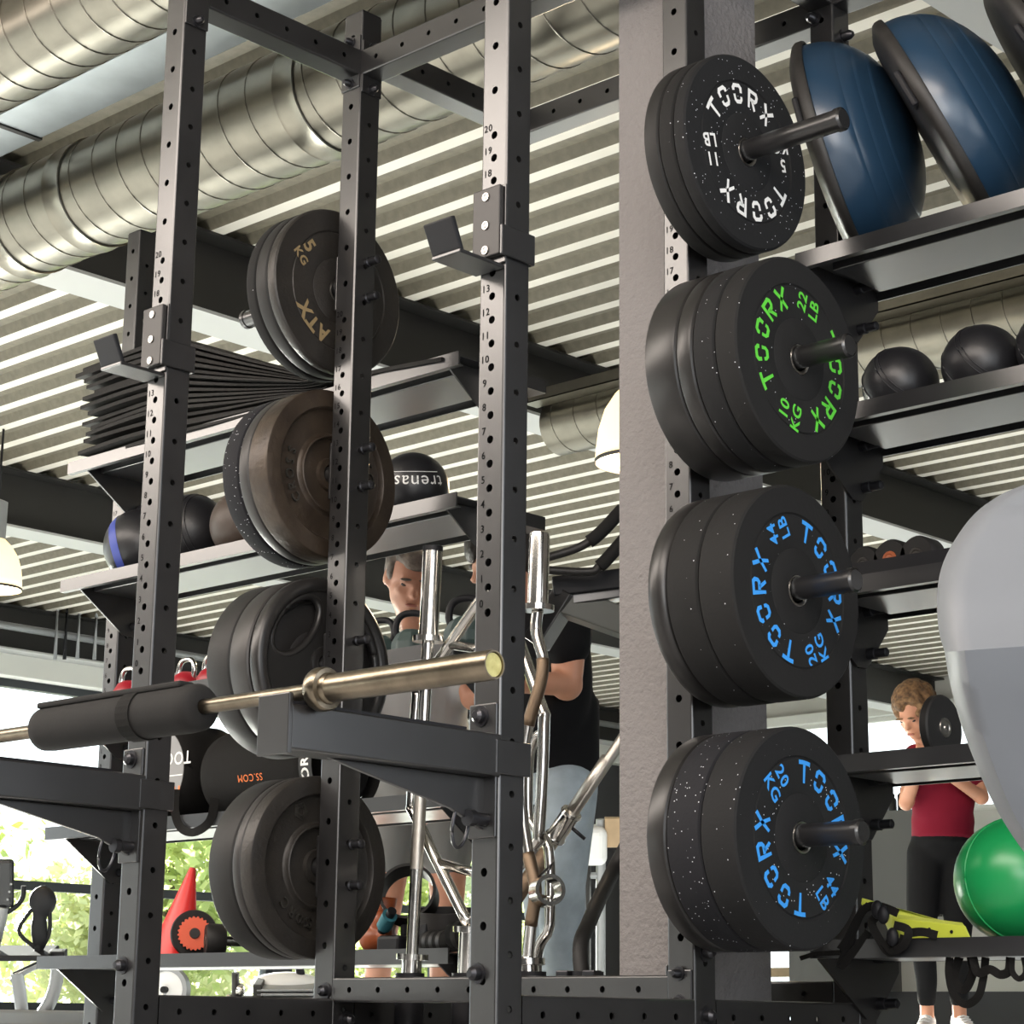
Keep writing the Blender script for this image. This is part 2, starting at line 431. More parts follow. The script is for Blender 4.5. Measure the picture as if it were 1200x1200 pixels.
# corrugated deck: ribs run along X, pitch 0.25
mb = MB(); prof = []
y = YF - .061
while y < YB+.3:
    prof += [(y, ZC+.05), (y+.116, ZC+.05), (y+.143, ZC), (y+.217, ZC)]
    y += .25
off = (3.11 - (YF-.061+.18)) % .25      # phase of the ribs
vs = []
prof = [(a+off-.25, z) for a, z in prof]
for a, z in prof: vs += [(XL-.3, a, z), (XR+.2, a, z)]
mb.add(vs, [(2*i, 2*i+2, 2*i+3, 2*i+1) for i in range(len(prof)-1)])
nface = len(mb.f)
mb.box((XL-.3, YF-.3, ZC+.10), (XR+.2, YB+.3, ZC+.2))
deck = struct(mb, 'ceiling', M['deck'])
deck.data.materials.append(M['deck_perf'])
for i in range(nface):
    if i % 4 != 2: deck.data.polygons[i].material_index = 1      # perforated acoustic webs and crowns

# walls with window openings
win_left = [(-6.4, -2.2), (-2.0, 2.2), (2.4, 6.6), (6.8, 11.0), (11.2, 15.4)]
Z0, Z1 = .16, 3.10
mb = MB()
mb.box((XL-.2, YF-.3, 0), (XL, YB+.2, Z0)).box((XL-.2, YF-.3, Z1), (XL, YB+.2, ZC+.1))
e = [YF-.3] + [q for w in win_left for q in w] + [YB+.2]
for i in range(0, len(e), 2): mb.box((XL-.2, e[i], Z0), (XL, e[i+1], Z1))
struct(mb, 'wall_left', M['wall_dark'])
mb = MB().box((XL, YF, Z1), (XL+.16, YB, 3.32))
struct(mb, 'trim_1', M['frame_pale'], bevel=.01)
k = 0
for (y0, y1) in win_left:
    k += 1
    mb = MB(); t = .07
    ym = (y0+y1)/2
    for a, b in ((y0, y0+t), (ym-t/2, ym+t/2), (y1-t, y1)): mb.box((XL-.12, a, Z0), (XL-.02, b, Z1))
    for a, b in ((Z0, Z0+t), (1.22, 1.30), (Z1-t, Z1)): mb.box((XL-.118, y0, a), (XL-.022, y1, b))
    o = struct(mb, 'window_%d' % k, M['frame_dark'])
    MB().box((XL-.075, y0+.01, Z0+.01), (XL-.067, y1-.01, Z1-.01)).build('pane', M['glass'], o)
# back wall with a high window band and a glass door
mb = MB(); wx0, wx1, wz0, wz1 = -10.55, -2.0, 2.29, 3.38
dx0, dx1, dz1 = -12.2, -10.95, 2.3
mb.box((XL-.2, YB, 0), (dx0, YB+.2, ZC+.1)).box((dx0, YB, dz1), (dx1, YB+.2, wz0+.02)).box((dx1, YB, 0), (-10.8, YB+.2, wz0))
mb.box((dx0, YB, 3.38), (XR+.2, YB+.2, ZC+.1)).box((wx1, YB, 0), (XR+.2, YB+.2, wz1)).box((-10.8, YB, 0), (wx1, YB+.2, wz0))
struct(mb, 'wall_back', M['wall_pale'])
struct(MB().box((-12.2, YB-.12, 3.36), (XR, YB-.0, 3.46)), 'trim_2', M['frame_pale'])
mb = MB(); x0 = -12.2
for i in range(7):
    xx = x0+i*(wx1-x0)/6; mb.box((xx-.035, YB+.04, wz0), (xx+.035, YB+.12, wz1))
mb.box((x0, YB+.041, wz0), (wx1, YB+.119, wz0+.06)).box((x0, YB+.041, wz1-.06), (wx1, YB+.119, wz1))
o = struct(mb, 'window_6', M['frame_pale']); MB().box((x0, YB+.075, wz0+.01), (wx1, YB+.083, wz1-.01)).build('pane', M['glass'], o)
mb = MB().box((dx0, YB+.03, 0), (dx0+.08, YB+.12, dz1)).box((dx1-.1, YB-.02, 0), (dx1, YB+.12, dz1)).box((dx0, YB+.031, dz1-.08), (dx1, YB+.119, dz1)).box((dx0, YB+.031, 0), (dx1, YB+.119, .1)).box((dx0, YB+.031, .62), (dx1, YB+.119, .72))
o = struct(mb, 'door_1', M['wood']); MB().box((dx0, YB+.07, .05), (dx1, YB+.078, dz1-.05)).build('pane', M['glass'], o)
mb = MB().box((XR, YF-.3, 0), (XR+.2, YB+.2, .5)).box((XR, YF-.3, 3.1), (XR+.2, YB+.2, ZC+.1)).box((XR, YF-.3, .5), (XR+.2, -5.8, 3.1)).box((XR, -1.4, .5), (XR+.2, -.8, 3.1)).box((XR, 3.8, .5), (XR+.2, YB+.2, 3.1))
struct(mb, 'wall_right', M['wall_grey'])
# front wall behind the camera
mb = MB().box((XL-.2, YF-.2, 0), (XR+.2, YF, ZC+.1))
struct(mb, 'wall_front', M['wall_dark'])
# roof beams along Y
for i, xb in enumerate((-13.35, -9.2, -4.74, -.35, 4.0)):
    mb = MB()
    mb.box((xb-.012, YF, 3.31), (xb+.012, YB, ZC-.012)).box((xb-.13, YF, ZC-.014), (xb+.13, YB, ZC))
    o = struct(mb, 'roof_beam', M['beam'])
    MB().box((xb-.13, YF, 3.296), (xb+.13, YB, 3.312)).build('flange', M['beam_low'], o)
# plaster column
struct(MB().box((-.294, .70, 0), (-.096, 1.0, ZC+.04)), 'column', M['plaster'], bevel=.006)
struct(MB().box((-10.8, YB-.5, .46), (-9.72, YB, 1.22)).box((-10.8, YB-.5, 1.22), (-9.2, YB, 2.29)), 'wall_partition', M['wall_grey'])
struct(MB().box((-10.7, YB-.03, 0), (XR, YB, .46)), 'baseboard_back', M['wall_dark'])
# ground outside
struct(MB().box((-60, -40, -.35), (XL-.3, 60, -.12)).box((XL-.31, YB+.3, -.35), (30, 60, -.12)), 'ground', M['ground'])

# ducts --------------------------------------------------------------
def duct(name, y, z, r, x0, x1, label, seam=.155, seed=0, couplings=()):
    t = thing(name, ((x0+x1)/2, y, z-r), label, 'duct')
    n = 40; mb = MB()
    mb.lathe([(0, r), (x1-x0, r)], (x0, y, z), (1, 0, 0), n)
    mb.build('duct_pipe', M['galv'], t, smooth=True, auto=40)
    # spiral seam: one helical bead
    sb = MB(); path = []; turns = (x1-x0)/seam; steps = int(turns*28)
    for i in range(steps+1):
        a = 2*PI*i/28; x = x0+(x1-x0)*i/steps
        path.append(V((x, y+math.cos(a)*(r+.0005), z+math.sin(a)*(r+.0005))))
    sb.tube(path, .0032, 5)
    sb.build('spiral_seam', M['galv'], t, smooth=True)
    for xc in couplings:
        MB().lathe([(-.05, r+.002), (-.048, r+.007), (-.04, r+.004), (.04, r+.004), (.048, r+.007), (.05, r+.002)], (xc, y, z), (1, 0, 0), n).build('coupling', M['galv'], t, smooth=True, auto=30)
    return t
duct('air_duct', 1.27, 3.05, .20, -12.5, 4.6, 'large round galvanised spiral duct running the width behind the rack tops', seam=.14, couplings=(-3.30, -3.72, -2.02))
duct('air_duct', .45, 3.12, .166, -12.5, 4.6, 'smaller spiral duct crossing the top left corner in front of the flat duct', seam=.125, couplings=(-7,))
duct('air_duct', 4.91, 3.13, .147, -4.3, 4.6, 'distant round duct running behind the black slam balls on the right', couplings=(-1.0,))
t = thing('flat_air_duct', (-4, .94, 3.215), 'flat pale rectangular duct under the ceiling between the two round ducts', 'duct')
MB().box((-12.4, .832, 3.215), (-3.36, 1.044, 3.288)).box((-3.34, .832, 3.215), (-.5, 1.044, 3.288)).build('sheet_casing', M['galv_flat'], t)
for xx in (-4.6, -3.35, -1.0): MB().box((xx-.012, .826, 3.208), (xx+.012, 1.050, 3.290)).build('joint_flange', M['beam'], t)
t = thing('cable_tray', (0, 4.70, 3.2), 'perforated cable tray hung beside the distant duct on the right', 'cable tray')
MB().box((-4.3, 4.64, 3.2), (4.5, 4.745, 3.206)).box((-4.3, 4.64, 3.2), (4.5, 4.644, 3.26)).box((-4.3, 4.741, 3.2), (4.5, 4.745, 3.26)).build('tray_channel', M['galv'], t)
mb = MB()
for j in range(3): mb.tube([(-4.3+i*.73, 4.665+j*.028+.006*math.sin(i*1.7+j), 3.216) for i in range(13)], .009, 6)
mb.build('cables', M['black'], t, smooth=True)

# ================================================================== POWER RACK
UP = {'U1': (-1.108, 0), 'U2': (-1.108, .59), 'U3': (0, 0), 'U4': (0, .59), 'U5': (0, 1.1825), 'U6': (-2.879, 1.1825), 'U7': (-1.108, 1.1825), 'U8': (1.771, 1.1825)}
ZT = 2.76
def upright(key, parent, numbers=True):
    x, y = UP[key]
    hw = [.892+.05*n-.03 for n in range(-16, 21)] if numbers else [.892+.1*n-.03 for n in range(-8, 19)]
    hw = [h for h in hw if not (numbers and h < .82 and round((h+.03-.892)/.05) % 2)]
    if numbers: hw += [1.992+.1*i-.03 for i in range(0, 8)]
    hh = [.040+.1*i for i in range(1, 27)]
    mb = MB()
    perf_tube(mb, (x, y, FZ+.02), (x, y, ZT), holes_w=[h-.04 for h in hw], holes_h=[h-.07 for h in hh], up=V((0, 1, 0)))
    nf = len(mb.f)
    if numbers:
        for n in range(0, 21):
            zz = .892+.05*n+.0185
            text(mb, str(n), lambda u, v: V((x-.0175+u, y-T/2-.0005, zz+v)), .0215, .01)
    o = mb.build('upright', M['rack'], parent, smooth=True, auto=28)
    o.data.materials.append(M['number'])
    for i in range(nf, len(o.data.polygons)): o.data.polygons[i].material_index = 1
    MB().box((x-.033, y-.033, ZT-.004), (x+.033, y+.033, ZT+.006)).build('top_cap', M['black'], o)
    MB().box((x-.06, y-.06, FZ), (x+.06, y+.06, FZ+.02)).build('foot_plate', M['rack'], o, bevel=.004)
    return o
def hole_row(ln, start=.057): return [start+.1*i for i in range(int((ln-start)/.1)+1)]
def beam(parent, p0, p1, h=T, name='crossbeam'):
    mb = MB(); p0 = V(p0); p1 = V(p1); ln = (p1-p0).length
    perf_tube(mb, p0, p1, w=h if False else T, h=h, holes_w=[], holes_h=hole_row(ln), r2=.0072)
    return mb.build(name, M['rack'], parent, smooth=True, auto=28)
def boltat(parent, p, d, r=.011, ln=.016, name='bolt', m='bolt'):
    p = V(p); d = V(d).normalized()
    MB().lathe([(0, 0), (0, r*1.5), (.003, r*1.5), (.003, r), (ln*.7, r), (ln, r*.55), (ln, 0)], p, d, 12).build(name, M[m], parent, smooth=True, auto=35)

rack = thing('power_rack', (-.55, .3, FZ), 'black steel power rack with numbered hole uprights and plate pegs, filling the foreground', 'rack')
h2 = T/2
for kx in ('U1', 'U2', 'U3', 'U4'): upright(kx, rack)
ztb, zbb = 2.61, .187
beam(rack, (-1.108+h2, .59, ztb), (-h2, .59, ztb))
beam(rack, (-1.108, h2, ztb), (-1.108, .59-h2, ztb)); beam(rack, (0, h2, ztb), (0, .59-h2, ztb))
beam(rack, (-1.108, .59+h2, 2.662), (-1.108, 1.1465, 2.662)); beam(rack, (0, .59+h2, 2.662), (0, 1.1465, 2.662))
beam(rack, (-1.108+h2, .59, zbb), (-h2, .59, zbb), .058, 'base_beam')
for xx in (-1.108, 0):
    beam(rack, (xx, h2, .131), (xx, .59-h2, .131), T, 'base_beam'); beam(rack, (xx, .59+h2, .131), (xx, 1.1465, .131), T, 'base_beam')
# flange plates and bolts at the visible joints
def flange(p, n, w=.07, hh=.15, bolts=2):
    p = V(p); n = V(n); s = n.cross(V((0,0,1)))
    o = MB().obox(p+n*.003, s*(w/2), V((0,0,hh/2)), n*.003).build('joint_plate', M['rack'], rack, bevel=.002)
    for k in (-1, 1): boltat(rack, p+n*.006+V((0,0,k*hh*.40)), n, .010, .022)
flange((-1.108, .59-h2, ztb+.005), (0, -1, 0)); flange((-1.108+h2, .59, ztb-.01), (1, 0, 0)); flange((-1.108+h2, 0, 2.58), (1, 0, 0))
flange((-h2, .59, zbb), (-1, 0, 0), .07, .10); flange((0, .59-h2, .19), (0, -1, 0), .062, .072)
for p, n in (((0-.012, -h2, .205), (0,-1,0)), ((-1.108-.006, -h2, .23), (0,-1,0)), ((h2, .59, .262), (1,0,0)), ((h2, .59, .134), (1,0,0)), ((-1.108+.01, .59-h2, .185), (0,-1,0)), ((-1.108+h2, .60, .118), (1, 0, 0))):
    boltat(rack, p, n, .013, .024)
PEG = [2.008, 1.498, .998, .49]
def peg(x0, x1, z, y=.59):
    s = 1 if x1 > x0 else -1
    o = MB().lathe([(0, 0), (0, .024), (abs(x1-x0)-.004, .024), (abs(x1-x0), .021), (abs(x1-x0), 0)], (x0, y, z), (s, 0, 0), 28).build('plate_peg', M['rack'], rack, smooth=True, auto=35)
    MB().lathe([(0, .0245), (0, .0262), (.012, .0262), (.014, .0245)], (x1-s*.016, y, z), (s, 0, 0), 28).build('peg_end_cap', M['rack'], o, smooth=True, auto=35)
    MB().obox((x0+s*.004, y, z), V((.004, 0, 0)), V((0, .034, 0)), V((0, 0, .075))).build('peg_mount_plate', M['rack'], rack, bevel=.002)
for z in PEG:
    peg(h2, .436, z); peg(-1.108-h2, -1.56, z-.006)
for z in PEG:
    for k in (.05, -.05):
        p = V((-1.108+h2, .60, z+k-.003))
        MB().lathe([(0, 0), (0, .0135), (.006, .0135), (.008, .0105), (.026, .0105), (.030, .012), (.038, .0115), (.041, .007), (.041, 0)], p, (1, 0, 0), 14).build('locking_pin', M['bolt'], rack, smooth=True, auto=35)
# bar storage sockets behind the low beam
SOCK = [V((-.995, .735, 0)), V((-.80, .735, 0)), V((-.60, .735, 0)), V((-.415, .735, 0))]
for p in (SOCK[0], SOCK[3]):
    MB().lathe([(0, 0), (0, .036), (.13, .036), (.13, .029), (.02, .029), (.02, 0)], p+V((0, 0, .10)), (0, 0, 1), 24).build('bar_socket', M['black'], rack, smooth=True, auto=35)
MB().box((-1.072, .69, .085), (-.31, .78, .1)).build('socket_rail', M['rack'], rack)

# storage rack -------------------------------------------------------
SZ = [1.905, 1.505, 1.10, .70, .297]
sr = thing('storage_rack', (-.5, 1.1825, FZ), 'black shelving rack behind the power rack, with five angled steel shelves each side', 'rack')
for kx in ('U5', 'U6', 'U7', 'U8'): upright(kx, sr, True)
beam(sr, (-1.108+h2, 1.1825, 2.621), (-h2, 1.1825, 2.621)); beam(sr, (-1.108+h2, 1.1825, .187), (-h2, 1.1825, .187), .058, 'base_beam')
beam(sr, (h2, 1.1825, 2.66), (1.735, 1.1825, 2.66))
def shelf(x0, x1, z, ends):
    mb = MB()
    mb.box((x0, .970, z-.037), (x1, .975, z+.003))                 # front lip
    mb.box((x0, .975, z-.037), (x1, .990, z-.033))
    mb.box((x0, .975, z-.012), (x1, 1.300, z-.008))                # deck
    mb.box((x0, 1.296, z-.035), (x1, 1.300, z-.012))
    o = mb.build('shelf', M['shelf'], sr)
    MB().box((x0+.06, 1.038, z-.036), (x1-.06, 1.240, z-.0125)).build('stiffener', M['shelf'], o, bevel=.002)
    for xe in ends:
        poly = [(.974, -.013), (.974, -.030), (1.165, -.165), (1.206, -.165), (1.300, -.06), (1.300, -.013)]
        MB().prism([V((xe-.003, a, z+b)) for a, b in poly], (.006, 0, 0)).build('bracket', M['rack'], sr)
for z in SZ:
    shelf(-2.93, -1.10, z, (-2.838, -1.149)); shelf(.03, 1.80, z, (.041, 1.73))
MB().box((.05, .978, SZ[2]+.002), (1.78, .992, SZ[2]+.034)).build('rubber_liner', M['black'], sr)
for z in SZ:
    for (dy, dz) in ((1.205, -.028), (1.213, -.13)):
        MB().lathe([(0, 0), (0, .014), (.02, .014), (.022, .011), (.05, .011), (.053, .007), (.053, 0)], (.044, dy, z+dz), (1, 0, 0), 14).build('locking_pin', M['black'], sr, smooth=True, auto=35)
    for xb in (-2.835,):
        MB().lathe([(0, 0), (0, .014), (.02, .014), (.035, .009), (.035, 0)], (xb, 1.2, z-.13), (1, 0, 0), 12).build('locking_pin', M['black'], sr, smooth=True, auto=35)
    MB().box((-1.144, 1.2185, z-.05), (-1.075, 1.30, z-.012)).build('rear_tab', M['rack'], sr)
boltat(sr, (h2, 1.19, 2.55), (1,0,0), .013, .03); boltat(sr, (-.02, 1.1465, 2.60), (0,-1,0), .013, .03); boltat(sr, (-.02, 1.1465, 2.74), (0,-1,0), .013, .03); boltat(sr, (h2, 1.19, 2.43), (1,0,0), .013, .03)

# ================================================================== J-HOOKS AND SPOTTER ARMS
def jhook(x, label, zt=1.77):
    t = thing('j_hook', (x, -.1, zt-.17), label, 'j-hook', 'bar hooks on the front uprights')
    zb = zt-.165
    mb = MB()
    mb.box((x-.041, -.042, zb+.0), (x+.041, -.0375, zt+.003))                   # back plate
    mb.box((x-.045, -.165, zb-.012), (x+.035, -.0375, zb-.004))                 # tray
    MB().prism([V((x-.045, -.150, zb-.010)), V((x-.045, -.164, zb-.004)), V((x-.045, -.192, zb+.055)), V((x-.045, -.180, zb+.060))], (.08, 0, 0)).build('lip', M['black'], t, bevel=.003)
    mb.build('hook_body', M['rack'], t, bevel=.002)
    MB().box((x-.040, -.0555, zb+.015), (x+.036, -.0425, zt)).build('liner_plate', M['iron_smooth'], t, bevel=.003)
    for k in (.03, .083, .145): boltat(t, (x-.002, -.0555, zb+k), (0, -1, 0), .006, .003, 'liner_screw', 'steel_ring')
    mb = MB(); mb.box((x+.0375, -.056, zb+.012), (x+.045, .042, zb+.077)); mb.box((x-.045, .0375, zb+.012), (x+.045, .043, zb+.077))
    mb.build('wrap_bracket', M['rack'], t, bevel=.003)
jhook(0, 'black steel J-hook gripping the nearest numbered upright, above the barbell sleeve')
jhook(-1.108, 'black steel J-hook on the left front upright, in front of the folded mats')
def spotter(x, label):
    t = thing('spotter_arm', (x, -.3, .45), label, 'spotter arm', 'safety arms of the rack')
    y1 = -.57
    mb = MB().box((x-.030, y1+.005, .570), (x+.045, -.0375, .650))
    mb.build('arm_tube', M['rack'], t, bevel=.004)
    MB().box((x-.034, y1-.005, .562), (x+.049, y1+.005, .668)).build('front_lip', M['rack'], t, bevel=.002)
    MB().box((x-.026, y1+.008, .650), (x+.041, -.13, .655)).build('top_liner', M['black'], t)
    MB().box((x+.0375, -.055, .575), (x+.047, .042, .640)).build('wrap_bracket', M['rack'], t, bevel=.002)
    MB().prism([V((x-.006, -.44, .570)), V((x-.006, -.13, .505)), V((x-.006, -.044, .47)), V((x-.006, -.044, .570))], (.012, 0, 0)).build('gusset', M['rack'], t, bevel=.002)
    MB().box((x-.036, -.046, .455), (x+.036, -.0375, .712)).build('back_plate', M['rack'], t, bevel=.003)
    boltat(t, (x-.004, -.046, .688), (0, -1, 0), .014, .018)
    p = V((x+.012, -.046, .49))
    MB().lathe([(0, 0), (0, .012), (.03, .012), (.034, .016), (.05, .016), (.05, 0)], p, (0, -1, 0), 16).build('locking_pin', M['bolt'], t, smooth=True, auto=35)
    loop = []
    for i in range(25):
        a = 2*PI*i/24
        loop.append(p+V((-.012, -.055-.022*math.cos(a), -.012+.042*math.sin(a)-.015*math.cos(a))))
    MB().tube(loop, .0035, 8).build('pull_ring', M['bolt'], t, smooth=True)
spotter(0, 'spotter arm on the near upright holding the barbell sleeve end')
spotter(-1.108, 'spotter arm reaching out of the left edge below the barbell pad')

# ================================================================== BARBELL
yb, zb = -.515, .677
def barlathe(prof, n=32): return MB().lathe(prof, (0, yb, zb), (1, 0, 0), n)
bb = thing('barbell', (-.55, yb, zb-.025), 'worn steel barbell lying across the spotter arms with its yellowed end cap facing us', 'barbell')
barlathe([(-1.21, 0), (-1.21, .014), (.06, .014), (.06, 0)]).build('shaft', M['chrome_worn'], bb, smooth=True, auto=35)
for s, xo in ((1, 0.0), (-1, -1.135)):
    P = lambda a: xo+s*a
    pr_ = [(P(.048), .0145), (P(.050), .019), (P(.052), .026), (P(.054), .036), (P(.060), .039), (P(.076), .039), (P(.082), .036), (P(.083), .028), (P(.092), .0268), (P(.094), .0252)]
    barlathe(pr_).build('collar', M['chrome_worn'], bb, smooth=True, auto=50)
    o = barlathe([(P(.094), .014), (P(.094), .025), (P(.478), .025), (P(.482), .0235), (P(.482), .021), (P(.477), .0205), (P(.477), 0)]).build('sleeve', M['chrome_worn'], bb, smooth=True, auto=35)
    barlathe([(P(.4775), 0), (P(.4775), .0195), (P(.4785), .0195), (P(.4785), 0)]).build('end_cap', mat('yellowed_end_cap', (.55, .52, .22), .5, bump=.3, bscale=90, col2=(.40, .36, .13), vscale=60), o)
pad = thing('bar_pad', (-.54, yb, zb-.046), 'thick black foam pad wrapped around the barbell shaft', 'bar pad')
barlathe([(-.775, .0145), (-.777, .034), (-.765, .043), (-.74, .045), (-.30, .046), (-.275, .044), (-.262, .036), (-.262, .0145)]).build('foam_sleeve', M['foam'], pad, smooth=True, auto=60)
MB().box((-.76, yb-.03, zb+.038), (-.30, yb+.006, zb+.050)).build('closing_flap', M['foam'], pad, bevel=.004)
MB().lathe([(-.02, .0462), (-.02, .049), (.02, .049), (.02, .0462)], (-.45, yb, zb), (1, 0, 0), 24).build('strap', M['black_soft'], pad)

# ================================================================== WEIGHT PLATES
def plate_fn(xf, zc, s=1):
    # returns map (u,v) on the +X face
    return lambda u, v: V((xf+.0006, .59+u, zc+v))
def toorx(parent, m, zc, xf, phi, r0=.111, hgt=.047):
    for c in (90, -90):
        mb = MB()
        word = 'TOQRX'
        for i, ch in enumerate(word):
            ang0 = math.radians(phi+c+47-23.5*i)
            def fn(u, v, a0=ang0):
                r = r0+v*hgt; a = a0-(u-.4)*.042/.134
                return V((xf+.0006, .59+r*math.cos(a), zc+r*math.sin(a)))
            for st in STROKES[ch]: stroke(mb, st, .19, fn)
        mb.build('brand_lettering', m, parent)
def plabel(mb, zc, xf, phi, side, l1, l2, size=.042):
    ph = math.radians(phi); cx = .133*side
    for k, tx in ((1, l1), (-1, l2)):
        def fn(u, v, k=k):
            a, b = cx+u, k*.0215+v
            return V((xf+.0006, .59+a*math.cos(ph)-b*math.sin(ph), zc+a*math.sin(ph)+b*math.cos(ph)))
        text(mb, tx, fn, size, .022)
PLATE_GROUP = 'weight plates on the right pegs'
def bumper(x0, x1, zc, m, label, group, R=.225, style='flat', letters=None, rot=0, cut=.026):
    t = thing('weight_plate', ((x0+x1)/2, .59, zc-R), label, 'weight plate', group)
    w = x1-x0
    if style == 'flat':
        c = min(.006, w*.2)
        prof = [(0, .0265), (0, R-c), (c*.6, R-c*.25), (c*1.4, R), (w-c*1.4, R), (w-c*.6, R-c*.25), (w, R-c), (w, .166), (w-.0035, .1635), (w-.0035, .161), (w-.0012, .159), (w-.0012, .092), (w-.002, .090), (w, .086), (w, .034), (w-.003, .0325), (w-.003, .0265)]
    elif style == 'round':
        c = w*.42
        prof = [(0, .0265), (0, R-c*.7), (c*.3, R-c*.22), (c*.7, R-c*.04), (c, R)] + [(w-c, R), (w-c*.7, R-c*.05), (w-c*.3, R-c*.25), (w-c*.05, R-c*.62), (w, R-c*.95)] + [(w, .17), (w-.012, .162), (w-.012, .105), (w-.002, .098), (w, .034), (w-.003, .0265)]
    elif style == 'iron':
        prof = [(0, .0265), (0, R-.004), (.003, R), (w-.006, R), (w-.002, R-.002), (w, R-.007), (w, .180), (w-.003, .177), (w-.013, .172), (w-.015, .168), (w-.015, .112), (w-.012, .108), (w-.002, .104), (w, .101), (w-.001, .098), (w-.016, .094), (w-.016, .045), (w-.006, .042), (w-.006, .0265)]
    mb = MB().lathe(prof, (x0, .59, zc), (1, 0, 0), 72, closed=True)
    body = mb.build('plate_body', m, t, smooth=True, auto=32)
    if style == 'flat':
        MB().lathe([(-.004, .0258), (-.004, .0325), (.0, .0330), (.0012, .0325), (.0012, .029), (-.002, .0262)], (x1, .59, zc), (1, 0, 0), 40).build('steel_ring', M['steel_ring'], t, smooth=True, auto=50)
    if letters:
        lm, l1, l2, r1, r2 = letters
        toorx(body, M[lm], zc, x1-.0012, rot)
        for sd_, a_, b_ in ((1, l1, l2), (-1, r1, r2)):
            lb = MB(); plabel(lb, zc, x1-.0012, rot, sd_, a_, b_); lb.build('weight_lettering', M[lm], body)
    return t
g = 'weight plates on the right pegs'
zc = PEG[0]-.004
bumper(.062, .102, zc, M['rubber_plain'], 'thin plain black plate at the back of the topmost right peg', g)
bumper(.104, .143, zc, M['rubber'], 'thin flecked black plate in the middle of the topmost right peg', g)
bumper(.145, .178, zc, M['rubber_mid'], 'thin black bumper plate with white 11 LB lettering on the topmost right peg', g, letters=('white_print', '11', 'LB', '5', 'KG'), rot=-166)
zc = PEG[1]-.004
bumper(.062, .147, zc, M['rubber_gloss'], 'thick glossy black plate at the back of the peg with green lettering', g)
bumper(.149, .191, zc, M['rubber_gloss'], 'narrow shiny rimmed plate, second from the back behind the green lettered plate', g)
bumper(.193, .249, zc, M['rubber_mid'], 'flecked black plate directly behind the green lettered plate', g)
bumper(.251, .307, zc, M['rubber'], 'black bumper plate with green 22 LB lettering on the second right peg', g, letters=('green_print', '22', 'LB', '10', 'KG'), rot=74)
zc = PEG[2]-.004
bumper(.062, .116, zc, M['rubber_gloss'], 'rounded glossy black plate at the back of the third right peg', g, style='round')
bumper(.118, .199, zc, M['rubber'], 'thick black bumper plate in the middle of the third right peg', g)
bumper(.201, .290, zc, M['rubber'], 'thick black bumper plate with blue lettering, 44 LB upper left, third right peg', g, letters=('blue_print', '44', 'LB', '20', 'KG'), rot=118)
zc = PEG[3]-.004
bumper(.062, .112, zc, M['rubber_gloss'], 'plain rounded edge plate at the back of the lowest right peg', g)
bumper(.114, .199, zc, M['rubber_fleck'], 'thick heavily white flecked plate in the middle of the lowest right peg', g)
bumper(.201, .288, zc, M['rubber_mid'], 'thick black bumper plate with blue lettering, 20 KG upper left, lowest right peg', g, letters=('blue_print', '44', 'LB', '20', 'KG'), rot=-52)
g = 'weight plates on the left pegs'
XF = -1.172
zc = PEG[0]-.013
bumper(-1.288, -1.252, zc, M['rubber'], 'thin black plate at the back of the topmost left peg', g)
bumper(-1.250, -1.206, zc, M['rubber_plain'], 'plain black plate in the middle of the topmost left peg', g)
t = bumper(-1.204, XF, zc, M['iron'], 'dark worn plate with gold 5 KG and three letter marking, topmost left peg', g)
def f5(u, v, du, dv, a):
    a = math.radians(a); return V((XF+.0004, .59+du+u*math.cos(a)-v*math.sin(a), zc+dv+u*math.sin(a)+v*math.cos(a)))
lb = MB(); text(lb, '5', lambda u, v: f5(u, v, -.110, .097, -46), .056, .03); text(lb, 'KG', lambda u, v: f5(u, v, -.137, .062, -46), .036, .03)
lb.build('weight_lettering', M['gold_print'], t.children[0]); lb = MB()
for i, ch in enumerate('ATX'):
    a0 = math.radians(-112-17*i)
    def fn(u, v, a0=a0):
        r = .139+v; a = a0-u/.139; return V((XF+.0004, .59+r*math.cos(a), zc+r*math.sin(a)))
    text(lb, ch, fn, .058, .04)
lb.build('lettering', M['gold_print'], t.children[0])
zc = PEG[1]-.004
bumper(-1.352, -1.289, zc, M['rubber_fleck'], 'flecked rubber plate at the back of the second left peg', g)
bumper(-1.286, -1.247, zc, M['iron_smooth'], 'smooth dark iron plate in the middle of the second left peg', g)
t = bumper(-1.245, XF, zc, M['iron_worn'], 'worn brown cast iron plate with raised letters, second left peg', g, style='iron')
def emboss(parent, zc, words, m, r=.138, size=.036):
    lb = MB()
    for word, start, step in words:
        for i, ch in enumerate(word):
            a0 = math.radians(start+step*i)
            def fn(u, v, a0=a0):
                rr = r+v; a = a0-u/r; return V((XF-.0085, .59+rr*math.cos(a), zc+rr*math.sin(a)))
            vs, fs = font_mesh(ch, .0)
            p = [fn(x*size, y*size) for x, y in vs]; n = len(p)
            lb.add([q-V((.006, 0, 0)) for q in p], fs); lb.add(p, fs)
            be = {}
            for f in fs:
                for q in range(len(f)):
                    ed = (f[q], f[(q+1) % len(f)])
                    kk = tuple(sorted(ed)); be[kk] = be.get(kk, 0)+1
            for (q, w), c in be.items():
                if c == 1: lb.add([p[q], p[w], p[w]-V((.006, 0, 0)), p[q]-V((.006, 0, 0))], [(0, 1, 2, 3)])
    lb.build('raised_lettering', m, parent)
emboss(t.children[0], zc, [('CROSS', 215, -13), ('15KG', 50, -14)], M['iron_edge'])
zc = PEG[2]-.004
bumper(-1.382, -1.292, zc, M['rubber_plain'], 'thick plain black bumper at the back of the third left peg', g)
